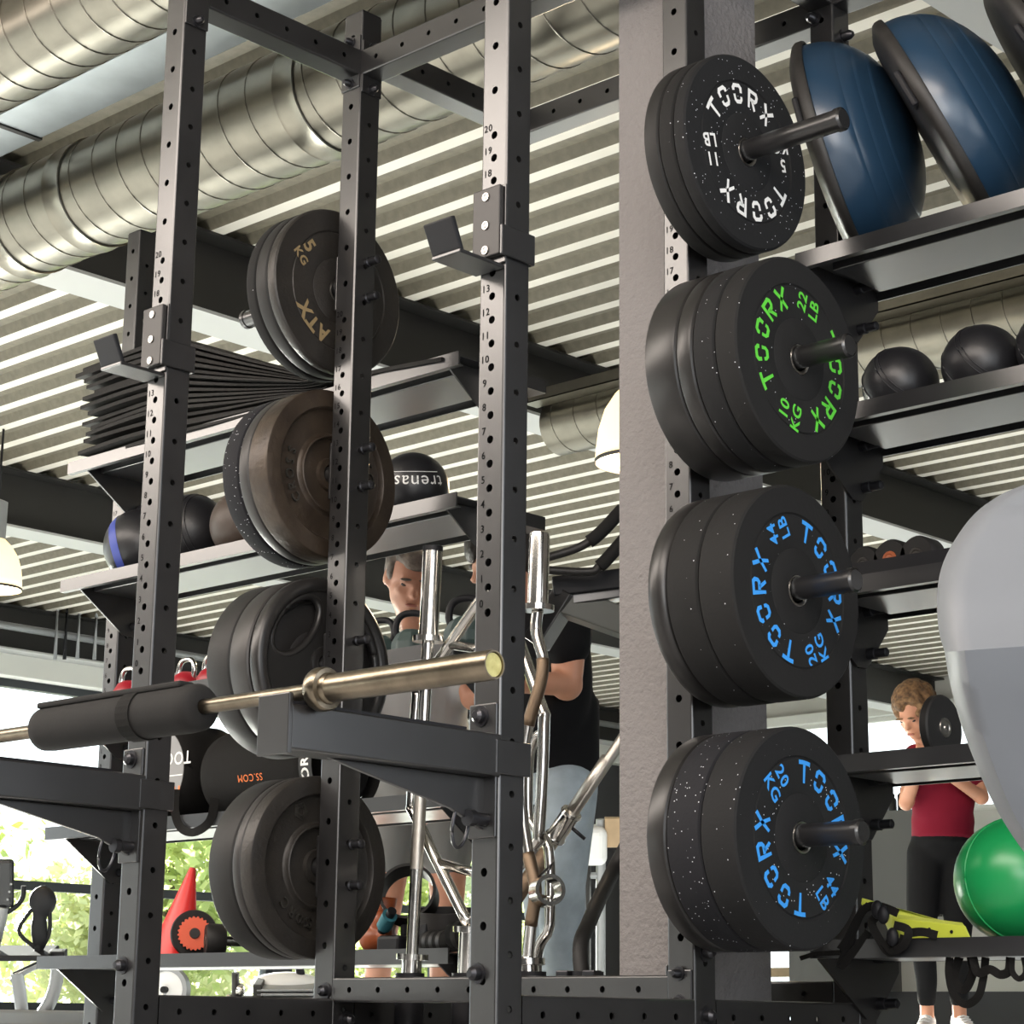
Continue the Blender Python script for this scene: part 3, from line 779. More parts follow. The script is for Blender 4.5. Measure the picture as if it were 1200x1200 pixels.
bumper(-1.290, -1.219, zc, M['iron_smooth'], 'smooth rounded rim plate in the middle of the third left peg', g, style='flat')
# three-grip plate, large holes through the web
t = thing('weight_plate', (-1.195, .59, zc-.225), 'black plate with three large grip openings on the third left peg', 'weight plate', g)
R = .225
MB().lathe([(0, .188), (0, R-.012), (.008, R-.002), (.014, R), (.030, R), (.038, R-.003), (.043, R-.012), (.044, .205), (.043, .196), (.036, .188)], (-1.217, .59, zc), (1, 0, 0), 72, closed=True).build('rim', M['rubber_gloss'], t, smooth=True, auto=50)
mb = MB(); N = 180
def hole_r(a):
    # inner web boundary in polar form: hub disc plus three spokes
    pass
# web: polar grid with cells removed where an oval opening lies
cent = [math.radians(q) for q in (136, 16, -104)]
def inhole(r, a):
    for c in cent:
        x = r*math.cos(a-c)-.130; y_ = r*math.sin(a-c)
        if (x/.052)**2+(y_/.098)**2 < 1: return True
    return False
nr, na = 34, 240
rs = [.0265+(.190-.0265)*i/nr for i in range(nr+1)]
cells = set()
for i in range(nr):
    for j in range(na):
        if not inhole((rs[i]+rs[i+1])/2, 2*PI*(j+.5)/na): cells.add((i, j))
vid = {}
def vv(i, j, k):
    j %= na
    if (i, j, k) not in vid:
        a = 2*PI*j/na; x = -1.207 if k == 0 else -1.183
        vid[(i, j, k)] = len(mb.v); mb.v.append(V((x, .59+rs[i]*math.cos(a), zc+rs[i]*math.sin(a))))
    return vid[(i, j, k)]
for (i, j) in cells:
    mb.f.append((vv(i, j, 1), vv(i+1, j, 1), vv(i+1, j+1, 1), vv(i, j+1, 1)))
    mb.f.append((vv(i, j, 0), vv(i, j+1, 0), vv(i+1, j+1, 0), vv(i+1, j, 0)))
    for (di, dj, e0, e1) in ((-1, 0, (i, j), (i, j+1)), (1, 0, (i+1, j), (i+1, j+1)), (0, -1, (i, j), (i+1, j)), (0, 1, (i, j+1), (i+1, j+1))):
        if (i+di, (j+dj) % na) not in cells:
            mb.f.append((vv(*e0, 0), vv(*e1, 0), vv(*e1, 1), vv(*e0, 1)))
o = mb.build('web', M['rubber_plain'], t, smooth=True, auto=60)
mb = MB()
for c in cent:
    loop = []
    for i in range(49):
        q = 2*PI*i/48; r_ = .130+.055*math.cos(q); y_ = .101*math.sin(q)
        d = V((0, math.cos(c), math.sin(c))); e_ = V((0, -math.sin(c), math.cos(c)))
        loop.append(V((-1.192, .59, zc))+d*r_+e_*y_)
    mb.tube(loop, .011, 8)
mb.build('grip_edge', M['rubber_gloss'], t, smooth=True)
MB().lathe([(-.004, .0265), (-.004, .048), (.006, .046), (.008, .040), (.008, .0265)], (-1.183, .59, zc), (1, 0, 0), 40, closed=True).build('hub_ring', M['rubber_gloss'], t, smooth=True, auto=40)
lb = MB()
for i, ch in enumerate('20 KG'):
    a0 = math.radians(158-7*i)
    def fn(u, v, a0=a0):
        rr = .205+v; a = a0-u/.205; return V((-1.1722, .59+rr*math.cos(a), zc+rr*math.sin(a)))
    text(lb, ch, fn, .020, 0)
lb.build('lettering', M['iron'], t)
zc = PEG[3]-.004
bumper(-1.337, -1.247, zc, M['rubber_plain'], 'thick plain black bumper at the back of the lowest left peg', g)
bumper(-1.245, -1.216, zc, M['iron_smooth'], 'thin smooth iron plate in the middle of the lowest left peg', g)
t = bumper(-1.214, XF, zc, M['iron'], 'black cast iron plate with raised letters and emblem, lowest left peg', g, style='iron')
emboss(t.children[0], zc, [('CROSS', 222, 13), ('15', 250+23, 0)][:1], M['iron_edge'])
emboss(t.children[0], zc, [('15', 249, 9)], M['iron_edge'])
lb = MB()
c0 = V((XF-.013, .59-.06, zc+.134))
for k in range(3):
    pts = [c0+V((0, .022*math.cos(a)*(1-.25*k), .022*math.sin(a)*(1-.25*k))) for a in ring(5+k*3)+[0]]
    lb.tube(pts, .0022, 5)
lb.build('raised_emblem', M['iron_edge'], t.children[0])

# ================================================================== SHELF GOODS, RIGHT RACK
DK = -.008   # deck height relative to shelf z
def bosu(c, lean, turn, m, label, r=.275):
    ct, st = math.cos(math.radians(lean)), math.sin(math.radians(lean))
    n = V((ct*math.cos(math.radians(turn)), ct*math.sin(math.radians(turn)), st))
    t = thing('balance_trainer', (c[0], c[1], c[2]-r), label, 'balance trainer', 'half ball trainers on the top right shelf')
    c = V(c)
    prof = [(-.034, 0), (-.034, r*.80), (-.031, r*.86), (-.018, r*.95), (-.012, r*.985), (-.004, r*1.0), (.008, r*1.0), (.013, r*.992), (.014, r*.972), (.010, r*.962), (.010, 0)]
    MB().lathe(prof, c, n, 72).build('base', M['bosu_rim'], t, smooth=True, auto=35)
    pf = [(.006, r*.958)]
    H = .198
    for i in range(1, 25):
        a = i/24*PI/2; rr = r*.958*math.cos(a)**.86 if a < PI/2-.01 else 0; x = .008+H*math.sin(a)
        pf.append((x, rr))
        if i in (6, 9, 12): pf += [(x+.0012, rr*.994), (x+.0028, rr*.992)]
    MB().lathe(pf, c, n, 72).build('dome', m, t, smooth=True)
    u, q = frame(n)
    for s in (-1, 1):
        p = c+u*(s*r*.90)
        MB().obox(p-n*.026, u*(r*.06), q*.05, n*.008).build('grip', M['black'], t, bevel=.006)
    return t
bosu((.032, 1.15, 2.215), 13, 22, M['bosu_blue'], 'blue half ball trainer at the left end of the top right shelf, scuffed grey rim', r=.295)
bosu((.325, 1.15, 2.200), 26, 22, M['bosu_blue'], 'blue half ball trainer leaning between the other two on the top right shelf', r=.295)
bosu((.635, 1.15, 2.215), 28, 22, M['bosu_black'], 'glossy black half ball trainer cut by the right edge of the photo', r=.295)
def ball(c, r, m, label, cat, name='slam_ball', group=None, seams=(), seam_m=None, axis=(.3, .2, 1)):
    t = thing(name, (c[0], c[1], c[2]-r), label, cat, group)
    ax = V(axis).normalized(); u, q = frame(ax)
    MB().ell(c, r, r, r, (u, q, ax), 40, 24).build('shell', m, t, smooth=True)
    for k in seams:
        rr = math.sqrt(max(0, r*r-k*k))
        path = [V(c)+ax*k+(u*math.cos(a)+q*math.sin(a))*(rr+.0002) for a in ring(48)+[0]]
        MB().tube(path, r*.018, 5).build('seam', seam_m or m, t, smooth=True)
    return t
z2 = SZ[1]+DK
for px, r, lab in ((1055, .091, 'leftmost black slam ball on the second right shelf, beside the green lettered plate'), (1152, .094, 'middle black slam ball on the second right shelf'), (1243, .095, 'black slam ball cut by the right photo edge on the second shelf')):
    p = onY(px, 440, 1.15); ball((p.x, 1.15, z2+r), r, M['ball_black'], lab, 'ball', group='slam balls on the second right shelf', seams=(-.03, .03, .04), axis=(.8, -.3, .5))
def dumbbell(c, r, ln, label, d=(0, 1, 0), face='steel_ring', group=None):
    t = thing('dumbbell', (c[0], c[1], c[2]-r), label, 'dumbbell', group); d = V(d).normalized(); c = V(c)
    MB().lathe([(-ln/2, 0), (-ln/2, .015), (ln/2, .015), (ln/2, 0)], c, d, 16).build('handle', M['chrome'], t, smooth=True, auto=35)
    for s in (-1, 1):
        o = c+d*(s*ln/2)
        b = MB().lathe([(0, 0), (0, r*.9), (.008, r), (.05, r), (.058, r*.9), (.058, 0)], o-d*(s*.0), d*s, 40).build('head', M['rubber_plain'], t, smooth=True, auto=35)
        MB().lathe([(.0575, 0), (.0575, r*.40), (.0605, r*.36), (.0605, r*.26), (.059, r*.22), (.0605, r*.08), (.0605, 0)], o, d*s, 32).build('end_disc', M[face], b, smooth=True, auto=30)
    return t
for px, r, m_, lab in ((1045, .044, 'iron', 'dark rubber dumbbell half hidden behind the third right shelf lip'), (1076, .047, 'leather_brown', 'dumbbell with copper coloured end disc on the third right shelf'), (1107, .046, 'iron', 'dumbbell beside the grey machine cover on the third right shelf')):
    p = onY(px, 665, 1.13); dumbbell((p.x, 1.13, SZ[2]+DK+r), r, .12, lab, face=m_, group='dumbbells on the third right shelf')
p = onY(1107.5, 856, 1.13); r = .074; c = V((p.x-.045, 1.13, SZ[3]+DK+r))
t = thing('weight_disc', (c.x, c.y, c.z-r), 'small round black disc with silver hub standing on the fourth right shelf', 'weight disc')
MB().lathe([(.022, 0), (.022, r*.94), (.026, r), (.041, r), (.045, r*.95), (.045, 0)], c, (1, 0, 0), 48).build('disc_body', M['rubber_plain'], t, smooth=True, auto=35)
MB().lathe([(.045, r*.30), (.048, r*.29), (.048, r*.22), (.0465, r*.20), (.0465, r*.08), (.049, r*.06), (.049, 0)], c, (1, 0, 0), 32).build('hub', M['steel_ring'], t, smooth=True, auto=30)
p = onY(1192, 1038, 1.14)
ball((p.x, 1.14, SZ[4]+DK+.134), .134, M['ball_green'], 'glossy green exercise ball on the lowest right shelf', 'ball', name='exercise_ball', seams=(0.02,), axis=(.9, -.55, .1))
# lime hurdles
t = thing('agility_hurdle', (.25, 1.12, SZ[4]), 'lime green plastic hurdle lying on the lowest right shelf', 'hurdle')
zb5 = SZ[4]+DK
P = lambda px, py, b: onY(px, py, b)
def slab(mb, pts, off): mb.prism(pts, off)
mb = MB()
slab(mb, [P(1046, 1076, 1.0), P(1131, 1085, 1.0), P(1138, 1101, 1.0), P(1058, 1101, 1.0)], (-.006, .012, 0))
slab(mb, [P(1046, 1076, 1.0), P(1131, 1085, 1.0), P(1128, 1081, 1.03), P(1050, 1071, 1.03)], (0, 0, -.004))
mb.build('front_bar', M['lime'], t, bevel=.002)
mb = MB()
slab(mb, [P(1010, 1052, 1.12), P(1044, 1062, 1.12), P(1120, 1083, 1.16), P(1120, 1090, 1.16), P(1040, 1076, 1.12), P(1009, 1060, 1.12)], (-.008, .014, 0))
mb.build('rear_bar', M['lime'], t, bevel=.002)
mb = MB()
slab(mb, [P(1033, 1066, 1.06), P(1046, 1072, 1.03), P(1058, 1100, 1.0), P(1044, 1092, 1.02)], (-.012, .008, 0))
mb.build('foot', M['lime'], t, bevel=.002)
for px, py in ((1089, 1089), (1115, 1092)):
    q = P(px, py, .9985); MB().lathe([(0, 0), (0, .004), (.002, .003), (.002, 0)], q, (0, -1, 0), 10).build('stud', M['black'], t)
def strap(name, pts, w, label=None, cat=None, group=None, m='black_soft', th=.004, parent=None):
    # flat webbing along a smooth path
    pts = [V(p) for p in pts]; path = []
    for i in range(len(pts)-1):
        p0 = pts[max(i-1, 0)]; p1 = pts[i]; p2 = pts[i+1]; p3 = pts[min(i+2, len(pts)-1)]
        for k in range(6):
            s = k/6
            path.append(.5*((2*p1)+(p2-p0)*s+(2*p0-5*p1+4*p2-p3)*s*s+(3*p1-p0-3*p2+p3)*s**3))
    path.append(pts[-1]); mb = MB(); n = len(path)
    for i, p in enumerate(path):
        d = (path[min(i+1, n-1)]-path[max(i-1, 0)]).normalized()
        side = d.cross(V((-.67, .70, .1))).normalized() if w > 0 else d.cross(V((.7, .7, 0))).normalized()
        nr_ = d.cross(side).normalized(); w_ = abs(w)
        mb.v += [p+side*w_/2+nr_*th/2, p-side*w_/2+nr_*th/2, p-side*w_/2-nr_*th/2, p+side*w_/2-nr_*th/2]
    for i in range(n-1):
        for k in range(4): mb.f.append((4*i+k, 4*i+(k+1) % 4, 4*i+4+(k+1) % 4, 4*i+4+k))
    mb.f += [(0, 1, 2, 3), (4*n-1, 4*n-2, 4*n-3, 4*n-4)]
    if parent: return mb.build(name, M[m], parent, smooth=True, auto=50)
    return solo(mb, name, M[m], label, cat, group, smooth=True, auto=50)
t = thing('suspension_strap', (.05, .98, SZ[4]-.1), 'tangle of black webbing straps spilling over the left end of the lowest right shelf', 'strap')
Q = lambda L, b: [onY(px, py, b+.002*i) for i, (px, py) in enumerate(L)]
for L, b, w in (([(1052, 1070), (1030, 1062), (1012, 1066), (1000, 1090), (990, 1118), (985, 1132), (1003, 1112), (1018, 1092)], .955, .018),
                ([(1040, 1066), (1022, 1080), (1030, 1100), (1042, 1116), (1056, 1108), (1060, 1096)], .950, .018),
                ([(1048, 1084), (1064, 1090), (1060, 1106), (1046, 1114), (1036, 1104)], .945, .018),
                ([(1018, 1060), (1004, 1076), (992, 1100), (984, 1112)], .948, .014),
                ([(1062, 1094), (1080, 1092), (1098, 1096)], .960, .018), ([(985, 1116), (970, 1117), (955, 1118), (938, 1123)], .96, .010)):
    strap('webbing', Q(L, b), w, parent=t)
for px, py in ((1028, 1066), (1035, 1072), (1046, 1098)):
    MB().ell(onY(px, py, .945), .014, .012, .02).build('buckle', M['black'], t, smooth=True)
t = thing('resistance_band', (.3, 1.0, .1), 'black straps and bands hanging in loops beneath the lowest right shelf', 'strap')
for L, b, w in (([(1113, 1122), (1112, 1142), (1118, 1166), (1132, 1177), (1146, 1168), (1152, 1148), (1155, 1122)], .99, .016),
                ([(1124, 1122), (1118, 1146), (1130, 1160), (1140, 1140), (1138, 1122)], 1.0, .018),
                ([(1140, 1122), (1146, 1140), (1160, 1136), (1172, 1142), (1182, 1138), (1184, 1122)], .985, .018),
                ([(1186, 1122), (1186, 1138), (1194, 1147), (1202, 1140), (1200, 1122)], .99, .012)):
    strap('webbing', Q(L, b), w, parent=t)

# ================================================================== SHELF GOODS, LEFT RACK
rnd = random.Random(3)
def fold_mat(i, z0, th, x0, x1, y0, y1, label, droop, lift):
    nx, ny = 22, 6; mb = MB(); ph = rnd.random()*6
    top = []; bot = []
    def zf(x, y):
        s = (x-x0)/(x1-x0)
        z = z0(x) + .004*math.sin(x*7+1)*s + lift*max(0, .25-s)**2*8
        return z - droop*max(0, .06-(y-y0))*2
    for a in range(nx+1):
        x = x0+(x1-x0)*a/nx
        for b in range(ny+1):
            y = y0+(y1-y0)*b/ny+(.010*math.sin(x*5+ph)*(1-b/ny)); e_ = min(a, nx-a, b, ny-b); k = .55 if e_ == 0 else 1
            z = zf(x, y); t_ = th*squash(x); top.append(V((x, y, z+t_*(.5+.5*k)))); bot.append(V((x, y, z+t_*(.5-.5*k))))
    n = len(top); w = ny+1
    fs = []
    for a in range(nx):
        for b in range(ny):
            q = a*w+b; fs.append((q, q+w, q+w+1, q+1)); fs.append((n+q, n+q+1, n+q+w+1, n+q+w))
    bd = [a*w for a in range(nx+1)]+[nx*w+b for b in range(1, ny+1)]+[a*w+ny for a in range(nx-1, -1, -1)]+[b for b in range(ny-1, 0, -1)]
    for k in range(len(bd)):
        a, b = bd[k], bd[(k+1) % len(bd)]; fs.append((a, b, n+b, n+a))
    mb.add(top+bot, fs)
    solo(mb, 'exercise_mat', M['mat'], label, 'mat', 'folded exercise mats stacked on the top left shelf', smooth=True, auto=50)
zt1 = SZ[0]+DK
NM = 15; hs = [0]
for i in range(NM): hs.append(hs[-1]+(.0235 if i < 12 else .026))
words = ['bottom', 'second', 'third', 'fourth', 'fifth', 'sixth', 'seventh', 'eighth', 'ninth', 'tenth', 'eleventh', 'twelfth', 'thirteenth', 'fourteenth', 'topmost']
def squash(x):
    s = min(1, max(0, (x+2.45)/.72)); return 1-.80*s**1.05
for i in range(NM):
    th = (hs[i+1]-hs[i])
    x0 = -2.93 + rnd.random()*.09 + (.02 if i % 3 else 0) - (.09 if i > 12 else 0); x1 = -1.70 + rnd.random()*.05
    def z0(x, h=hs[i]): return zt1+.001 + h*squash(x)
    lab = 'black folded exercise mat, %s from the shelf in the stack on the top left shelf' % words[i] if 0 < i < NM-1 else 'black folded exercise mat at the %s of the stack on the top left shelf' % ('bottom' if i == 0 else 'very top')
    fold_mat(i, z0, th*.985, x0, x1, .955+rnd.random()*.04, 1.31, lab, .04, -.01)
mb = MB()
xs = [-1.60+.022*i for i in range(21)]
top = []
for x in xs:
    for k in range(7):
        y = .962+.055*k; top.append(V((x, y, zt1+.022+.012*math.sin((x+1.6)*9)+.006*math.sin(k*1.3+x*20)*(1 if k else .3) - (.012 if k == 0 else 0))))
n = len(top); fs = []
for a in range(20):
    for b in range(6): q = a*7+b; fs += [(q, q+7, q+8, q+1), (n+q, n+q+1, n+q+8, n+q+7)]
bd = [a*7 for a in range(21)]+[140+b for b in range(1, 7)]+[a*7+6 for a in range(19, -1, -1)]+[b for b in range(5, 0, -1)]
fs += [(bd[k], bd[(k+1) % len(bd)], n+bd[(k+1) % len(bd)], n+bd[k]) for k in range(len(bd))]
mb.add(top+[p-V((0, 0, .012)) for p in top], fs)
solo(mb, 'exercise_mat', M['mat'], 'limp black mat lying flat on the right end of the top left shelf', 'mat', 'folded exercise mats stacked on the top left shelf', smooth=True, auto=50)
g = 'medicine balls on the second left shelf'
zs2 = SZ[1]+DK
p = onY(166, 640, 1.14); t = ball((p.x, 1.14, zs2+.125), .125, M['ball_black'], 'black medicine ball with a blue band on the second left shelf', 'ball', 'medicine_ball', g)
c = V((p.x, 1.14, zs2+.125)); ax = (CR*.95+CU*.28-CF*.1).normalized()
MB().lathe([(-.072, math.sqrt(.125**2-.072**2)+.0012), (-.057, math.sqrt(.125**2-.057**2)+.0016), (-.042, math.sqrt(.125**2-.042**2)+.0012)], c, ax, 48).build('band', M['ball_blue'], t, smooth=True)
p = onY(224, 640, 1.14); ball((p.x, 1.14, zs2+.128), .128, M['ball_black'], 'plain black medicine ball right of the left front upright, second shelf', 'ball', 'medicine_ball', g, seams=(.05, .065), axis=(1, .2, .2))
p = onY(288, 640, 1.14); ball((p.x, 1.14, zs2+.115), .115, mat('brown_black_leather', (.045, .03, .022), .5, bump=.2), 'brownish medicine ball mostly hidden behind the second left plates', 'ball', 'medicine_ball', g)
p = onY(484, 580, 1.13); r = .105; c = V((p.x, 1.13, zs2+r))
t = ball(c, r, M['ball_black'], 'small black ball with upside down white lettering and arched line, second left shelf', 'ball', 'medicine_ball', g)
lb = MB()
vd = (CAM-c).normalized(); sx = CR.copy(); sx = (sx-vd*sx.dot(vd)).normalized(); sy = vd.cross(sx)
def onball(u, v):
    a, b = u/r, v/r
    return c+(vd*math.cos(a)*math.cos(b)+sx*math.sin(a)*math.cos(b)+sy*math.sin(b))*(r+.0006)
text(lb, 'trenas', lambda u, v: onball(.018-u, .022-v), .055, .0)
for k in (0, 1): text(lb, 'K' if k == 0 else 'x', lambda u, v: onball(-.068-u, .024+k*.01-v), .032, .0)
lb.tube([onball(-.085+.017*i, .050+.001*math.sin(i*.33)) for i in range(11)], .0012, 5)
lb.build('lettering', M['white_print'], t.children[0])

def kettlebell(x, y, z, r, m, label, group, hm='black', box=False, turn=0.):
    t = thing('kettlebell', (x, y, z), label, 'kettlebell', group)
    prof = [(0, 0), (0, r*.62), (.01, r*.72), (r*.6, r*1.0), (r*1.05, r*.98), (r*1.5, r*.72), (r*1.72, r*.40), (r*1.74, 0)]
    MB().lathe(prof, (x, y, z), (0, 0, 1), 8 if box else 32).build('body', M[m], t, smooth=not box, auto=60 if not box else None, bevel=.006 if box else 0)
    path = []; c_, s_ = math.cos(turn), math.sin(turn)
    for a, b in ((-.62, 1.2), (-.80, 1.75), (-.70, 2.25), (-.42, 2.5), (0, 2.56), (.42, 2.5), (.70, 2.25), (.80, 1.75), (.62, 1.2)):
        path.append(V((x+a*r*c_, y+a*r*s_, z+b*r)))
    sm = []
    for i in range(len(path)-1):
        p0 = path[max(i-1, 0)]; p1 = path[i]; p2 = path[i+1]; p3 = path[min(i+2, len(path)-1)]
        for k in range(4):
            s = k/4; sm.append(.5*((2*p1)+(p2-p0)*s+(2*p0-5*p1+4*p2-p3)*s*s+(3*p1-p0-3*p2+p3)*s**3))
    sm.append(path[-1])
    MB().tube(sm, r*.17, 12).build('handle', M[hm], t, smooth=True)
    return t
z3 = SZ[2]+DK
g = 'kettlebells on the third left shelf'
for px, r, tr, lab in ((446, .056, .3, 'grey green kettlebell mostly hidden behind the third left plates'), (482, .058, .5, 'grey green kettlebell with thick black handle left of the tall chrome bar sleeve'), (546, .064, .4, 'grey green kettlebell beside the nearest upright, right of the chrome sleeve')):
    p = onY(px, 740, 1.14); kettlebell(p.x, 1.14, z3, r, 'teal', lab, g, box=True, turn=tr)
for px, r, lab in ((152, .05, 'red kettlebell showing left of the left front upright'), (219, .049, 'red kettlebell with shiny handle right of the left front upright'), (249, .049, 'dark handled red kettlebell next to the third left plates')):
    p = onY(px, 780, 1.14); kettlebell(p.x, 1.14, z3, r, 'red_paint', lab, g, hm='chrome')
# fourth left shelf
z4 = SZ[3]+DK
p = onY(186, 906, .99); r = .152
t = thing('wall_ball', (p.x, 1.1, z4), 'fat black exercise ball with grey printed face behind the left front upright', 'ball'); cc = V((p.x, .985, z4+r))
MB().lathe([(0, 0), (0, r*.86), (.012, r*.93), (.05, r), (.20, r), (.25, r*.9), (.262, r*.8), (.262, 0)], cc, (0, 1, 0), 56).build('cover', M['black_soft'], t, smooth=True, auto=35)
o = MB().lathe([(-.0012, 0), (-.0012, r*.84), (.001, r*.85)], cc, (0, 1, 0), 48).build('label', M['label_grey'], t)
lb = MB(); text(lb, 'TOORX', lambda u, v: cc+V((.058-u, -.002, .035-v)), .055, .01); lb.box((cc.x+.0, cc.y-.0022, cc.z-.020), (cc.x+.125, cc.y-.0016, cc.z-.0165)); lb.build('lettering', M['white_print'], o)
lb = MB(); text(lb, '15 KG', lambda u, v: cc+V((.045-u, -.002, -.068-v)), .055, .02); lb.build('weight_mark', M['orange_print'], o)
pts = [onY(x, y, .96) for x, y in ((206, 925), (205, 950), (212, 970), (228, 975), (246, 962), (252, 935))]
strap('carry_strap', pts, .025, parent=t)
ball((onY(108, 905, 1.12).x, 1.12, z4+.105), .105, M['silver'], 'pale silver ball at the far left end of the fourth left shelf', 'ball', 'exercise_ball')
xa, xb = onY(262, 900, 1.1).x, onY(392, 900, 1.1).x; r = .135
t = thing('sandbag', ((xa+xb)/2, 1.12, z4), 'long black training bag lying on the fourth left shelf with orange web address', 'sandbag'); cz = z4+r
MB().lathe([(0, 0), (0, r*.8), (.02, r*.95), (.06, r), (xb-xa-.06, r), (xb-xa-.02, r*.95), (xb-xa, r*.8), (xb-xa, 0)], (xa, 1.125, cz), (1, 0, 0), 48).build('cover', M['black_soft'], t, smooth=True, auto=40)
def oncyl(u, v, a0): return V((u, 1.125-(r+.001)*math.cos(a0+v/r), cz+(r+.001)*math.sin(a0+v/r)))
lb = MB(); x_ = onY(292, 912, .99).x; text(lb, 'SS.COM', lambda u, v: oncyl(x_-u, -v, -.22), .030, .0); lb.build('web_lettering', M['orange_print'], t)
x_ = onY(357, 900, .99).x
zo = onY(357, 900, .99).z; ao = math.asin(max(-.9, min(.9, (zo-cz)/r)))
lb = MB(); text(lb, 'TOORX', lambda u, v: oncyl(x_-v, u-.018, ao), .044, .03); lb.build('white_lettering', M['white_print'], t)
MB().lathe([(-.028, r+.0008), (.028, r+.0008)], (x_, 1.125, cz), (1, 0, 0), 48).build('band', M['rubber_plain'], t, smooth=True)
# fifth left shelf
z5 = SZ[4]+DK
ap = onY(226, 1017, 1.10); bs = onY(203, 1117, 1.10); bs.z = z5+.012
t = thing('marker_cone', bs, 'bright red plastic cone leaning on the lowest left shelf', 'cone')
d = (ap-bs); MB().lathe([(0, .078), (0, .082), (.012, .070), (d.length*.96, .012), (d.length, .009), (d.length, 0)], bs, d, 40).build('cone_body', M['red'], t, smooth=True, auto=40)
MB().box((bs.x-.09, bs.y-.09, z5+.0), (bs.x+.09, bs.y+.09, z5+.010)).build('base', M['red'], t, bevel=.004)
c = onY(228, 1090, 1.06); rr = .070; c.z = z5+rr+.002; d = V((.80, -.55, 0)).normalized()
t = thing('ab_wheel', (c.x, c.y, z5), 'orange and teal exercise wheel leaning against the black plates, lowest left shelf', 'ab wheel')
MB().lathe([(-.035, .015), (-.035, rr*.96), (-.028, rr), (-.012, rr), (-.006, rr*.96), (-.006, .015)], c, d, 48, closed=True).build('tyre', M['rubber_plain'], t, smooth=True, auto=35)
lp = []
for i in range(96):
    a = 2*PI*i/96; q = .050 if (i//2) % 2 else .0455; lp.append((math.cos(a)*q, math.sin(a)*q))
u, w = frame(d); MB().prism([c+d*.0+u*a+w*b for a, b in lp], d*.016).build('toothed_disc', M['orange'], t)
MB().lathe([(.016, 0), (.016, .016), (.022, .014), (.022, 0)], c, d, 20).build('hub', M['iron_smooth'], t, smooth=True, auto=35)
MB().lathe([(-.062, .012), (-.062, rr*.86), (-.040, rr*.90), (-.036, rr*.7), (-.036, .012)], c, d, 48, closed=True).build('rear_disc', M['teal_foam'], t, smooth=True, auto=35)
p = onY(274, 1105, 1.12); dumbbell((p.x, 1.15, z5+.05), .05, .10, 'black hex style dumbbell behind the lowest left plates', d=(.6, 1, 0), face='iron')
# right end of the lowest left shelf
p = onY(443, 1100, 1.10); b0 = V((p.x, 1.1, z5+.045))
t = thing('boxing_glove', (p.x, 1.1, z5), 'brown leather glove at the right end of the lowest left shelf', 'glove')
mb = MB().ell(b0, .050, .055, .045, None, 20, 14).ell(b0+V((.02, 0, .045)), .036, .042, .04).ell(b0+V((.052, -.02, .01)), .018, .022, .04)
o = mb.build('padding', M['leather_brown'], t, smooth=True); rm = o.modifiers.new('merge', 'REMESH'); rm.mode = 'VOXEL'; rm.voxel_size = .006; rm.use_smooth_shade = True
MB().lathe([(0, .03), (.035, .034), (.037, .03)], b0+V((.02, 0, .075)), (.1, 0, 1), 24).build('cuff', M['leather_brown'], t, smooth=True)
p = onY(462, 1090, 1.06)
t = thing('foam_roll', (p.x, 1.06, z5), 'small teal foam roll beside the brown glove', 'foam roll'); 
MB().lathe([(0, .012), (0, .021), (.05, .021), (.05, .012)], (p.x-.03, 1.05, z5+.075), (.75, -.3, .55), 28, closed=True).build('foam_sleeve', M['teal_foam'], t, smooth=True, auto=40)
MB().lathe([(-.02, 0), (-.02, .0125), (.07, .0125), (.07, 0)], (p.x-.03, 1.05, z5+.075), (.75, -.3, .55), 16).build('core', M['black'], t, smooth=True, auto=40)
MB().box((p.x-.04, 1.03, z5), (p.x+.05, 1.09, z5+.05)).build('stand', M['black'], t, bevel=.01)
c = onY(479, 1046, 1.12)
t = thing('pilates_ring', (c.x, 1.12, z5), 'wide dark padded ring standing on edge on the lowest left shelf', 'ring')
dd = V((.55, -.75, .33)).normalized()
MB().lathe([(-.035, .072), (-.035, .080), (.035, .080), (.035, .072)], (c.x, 1.12, z5+.16), dd, 48, closed=True).build('band', M['rubber_plain'], t, smooth=True, auto=40)
MB().tube([V((c.x, 1.12, z5+.0)), V((c.x, 1.12, z5+.085))], .02, 14).build('pad', M['black'], t, smooth=True, auto=40)
c = onY(520, 1080, 1.15)
t = thing('lifting_belt', (c.x, 1.15, z5), 'coiled dark leather lifting belt behind the striped roll', 'belt')
MB().lathe([(0, .090), (0, .098), (.10, .098), (.10, .090)], (c.x, 1.16, z5+.02), (.1, -.12, 1), 44, closed=True).build('belt_strap', M['iron_smooth'], t, smooth=True, auto=40)
MB().box((c.x-.02, 1.055, z5+.03), (c.x+.03, 1.064, z5+.08)).build('buckle', M['black'], t, bevel=.003)
def roller(px, py, b, r, ln, zc_, label, d, stripes=True):
    c = onY(px, py, b); c.z = zc_
    t = thing('massage_roller', (c.x, b, zc_-r), label, 'roller'); d = V(d).normalized()
    MB().lathe([(-ln/2, 0), (-ln/2, r*.9), (-ln/2+.006, r), (ln/2-.006, r), (ln/2, r*.9), (ln/2, 0)], c, d, 36).build('roller_body', M['foam'], t, smooth=True, auto=40)
    for k in (-.30, -.05, .2):
        MB().lathe([(k*ln-.008, r+.0008), (k*ln+.008, r+.0008)], c, d, 36).build('grip_stripe', M['bosu_rim'], t, smooth=True)
roller(516, 1096, 1.03, .028, .13, z5+.030, 'slim striped black roller lying below the lifting belt', (1, -.2, 0))
roller(556, 1118, .925, .034, .15, z5+.040, 'black ribbed roller poking out over the lowest shelf edge beside the nearest upright', (1, .05, 0))

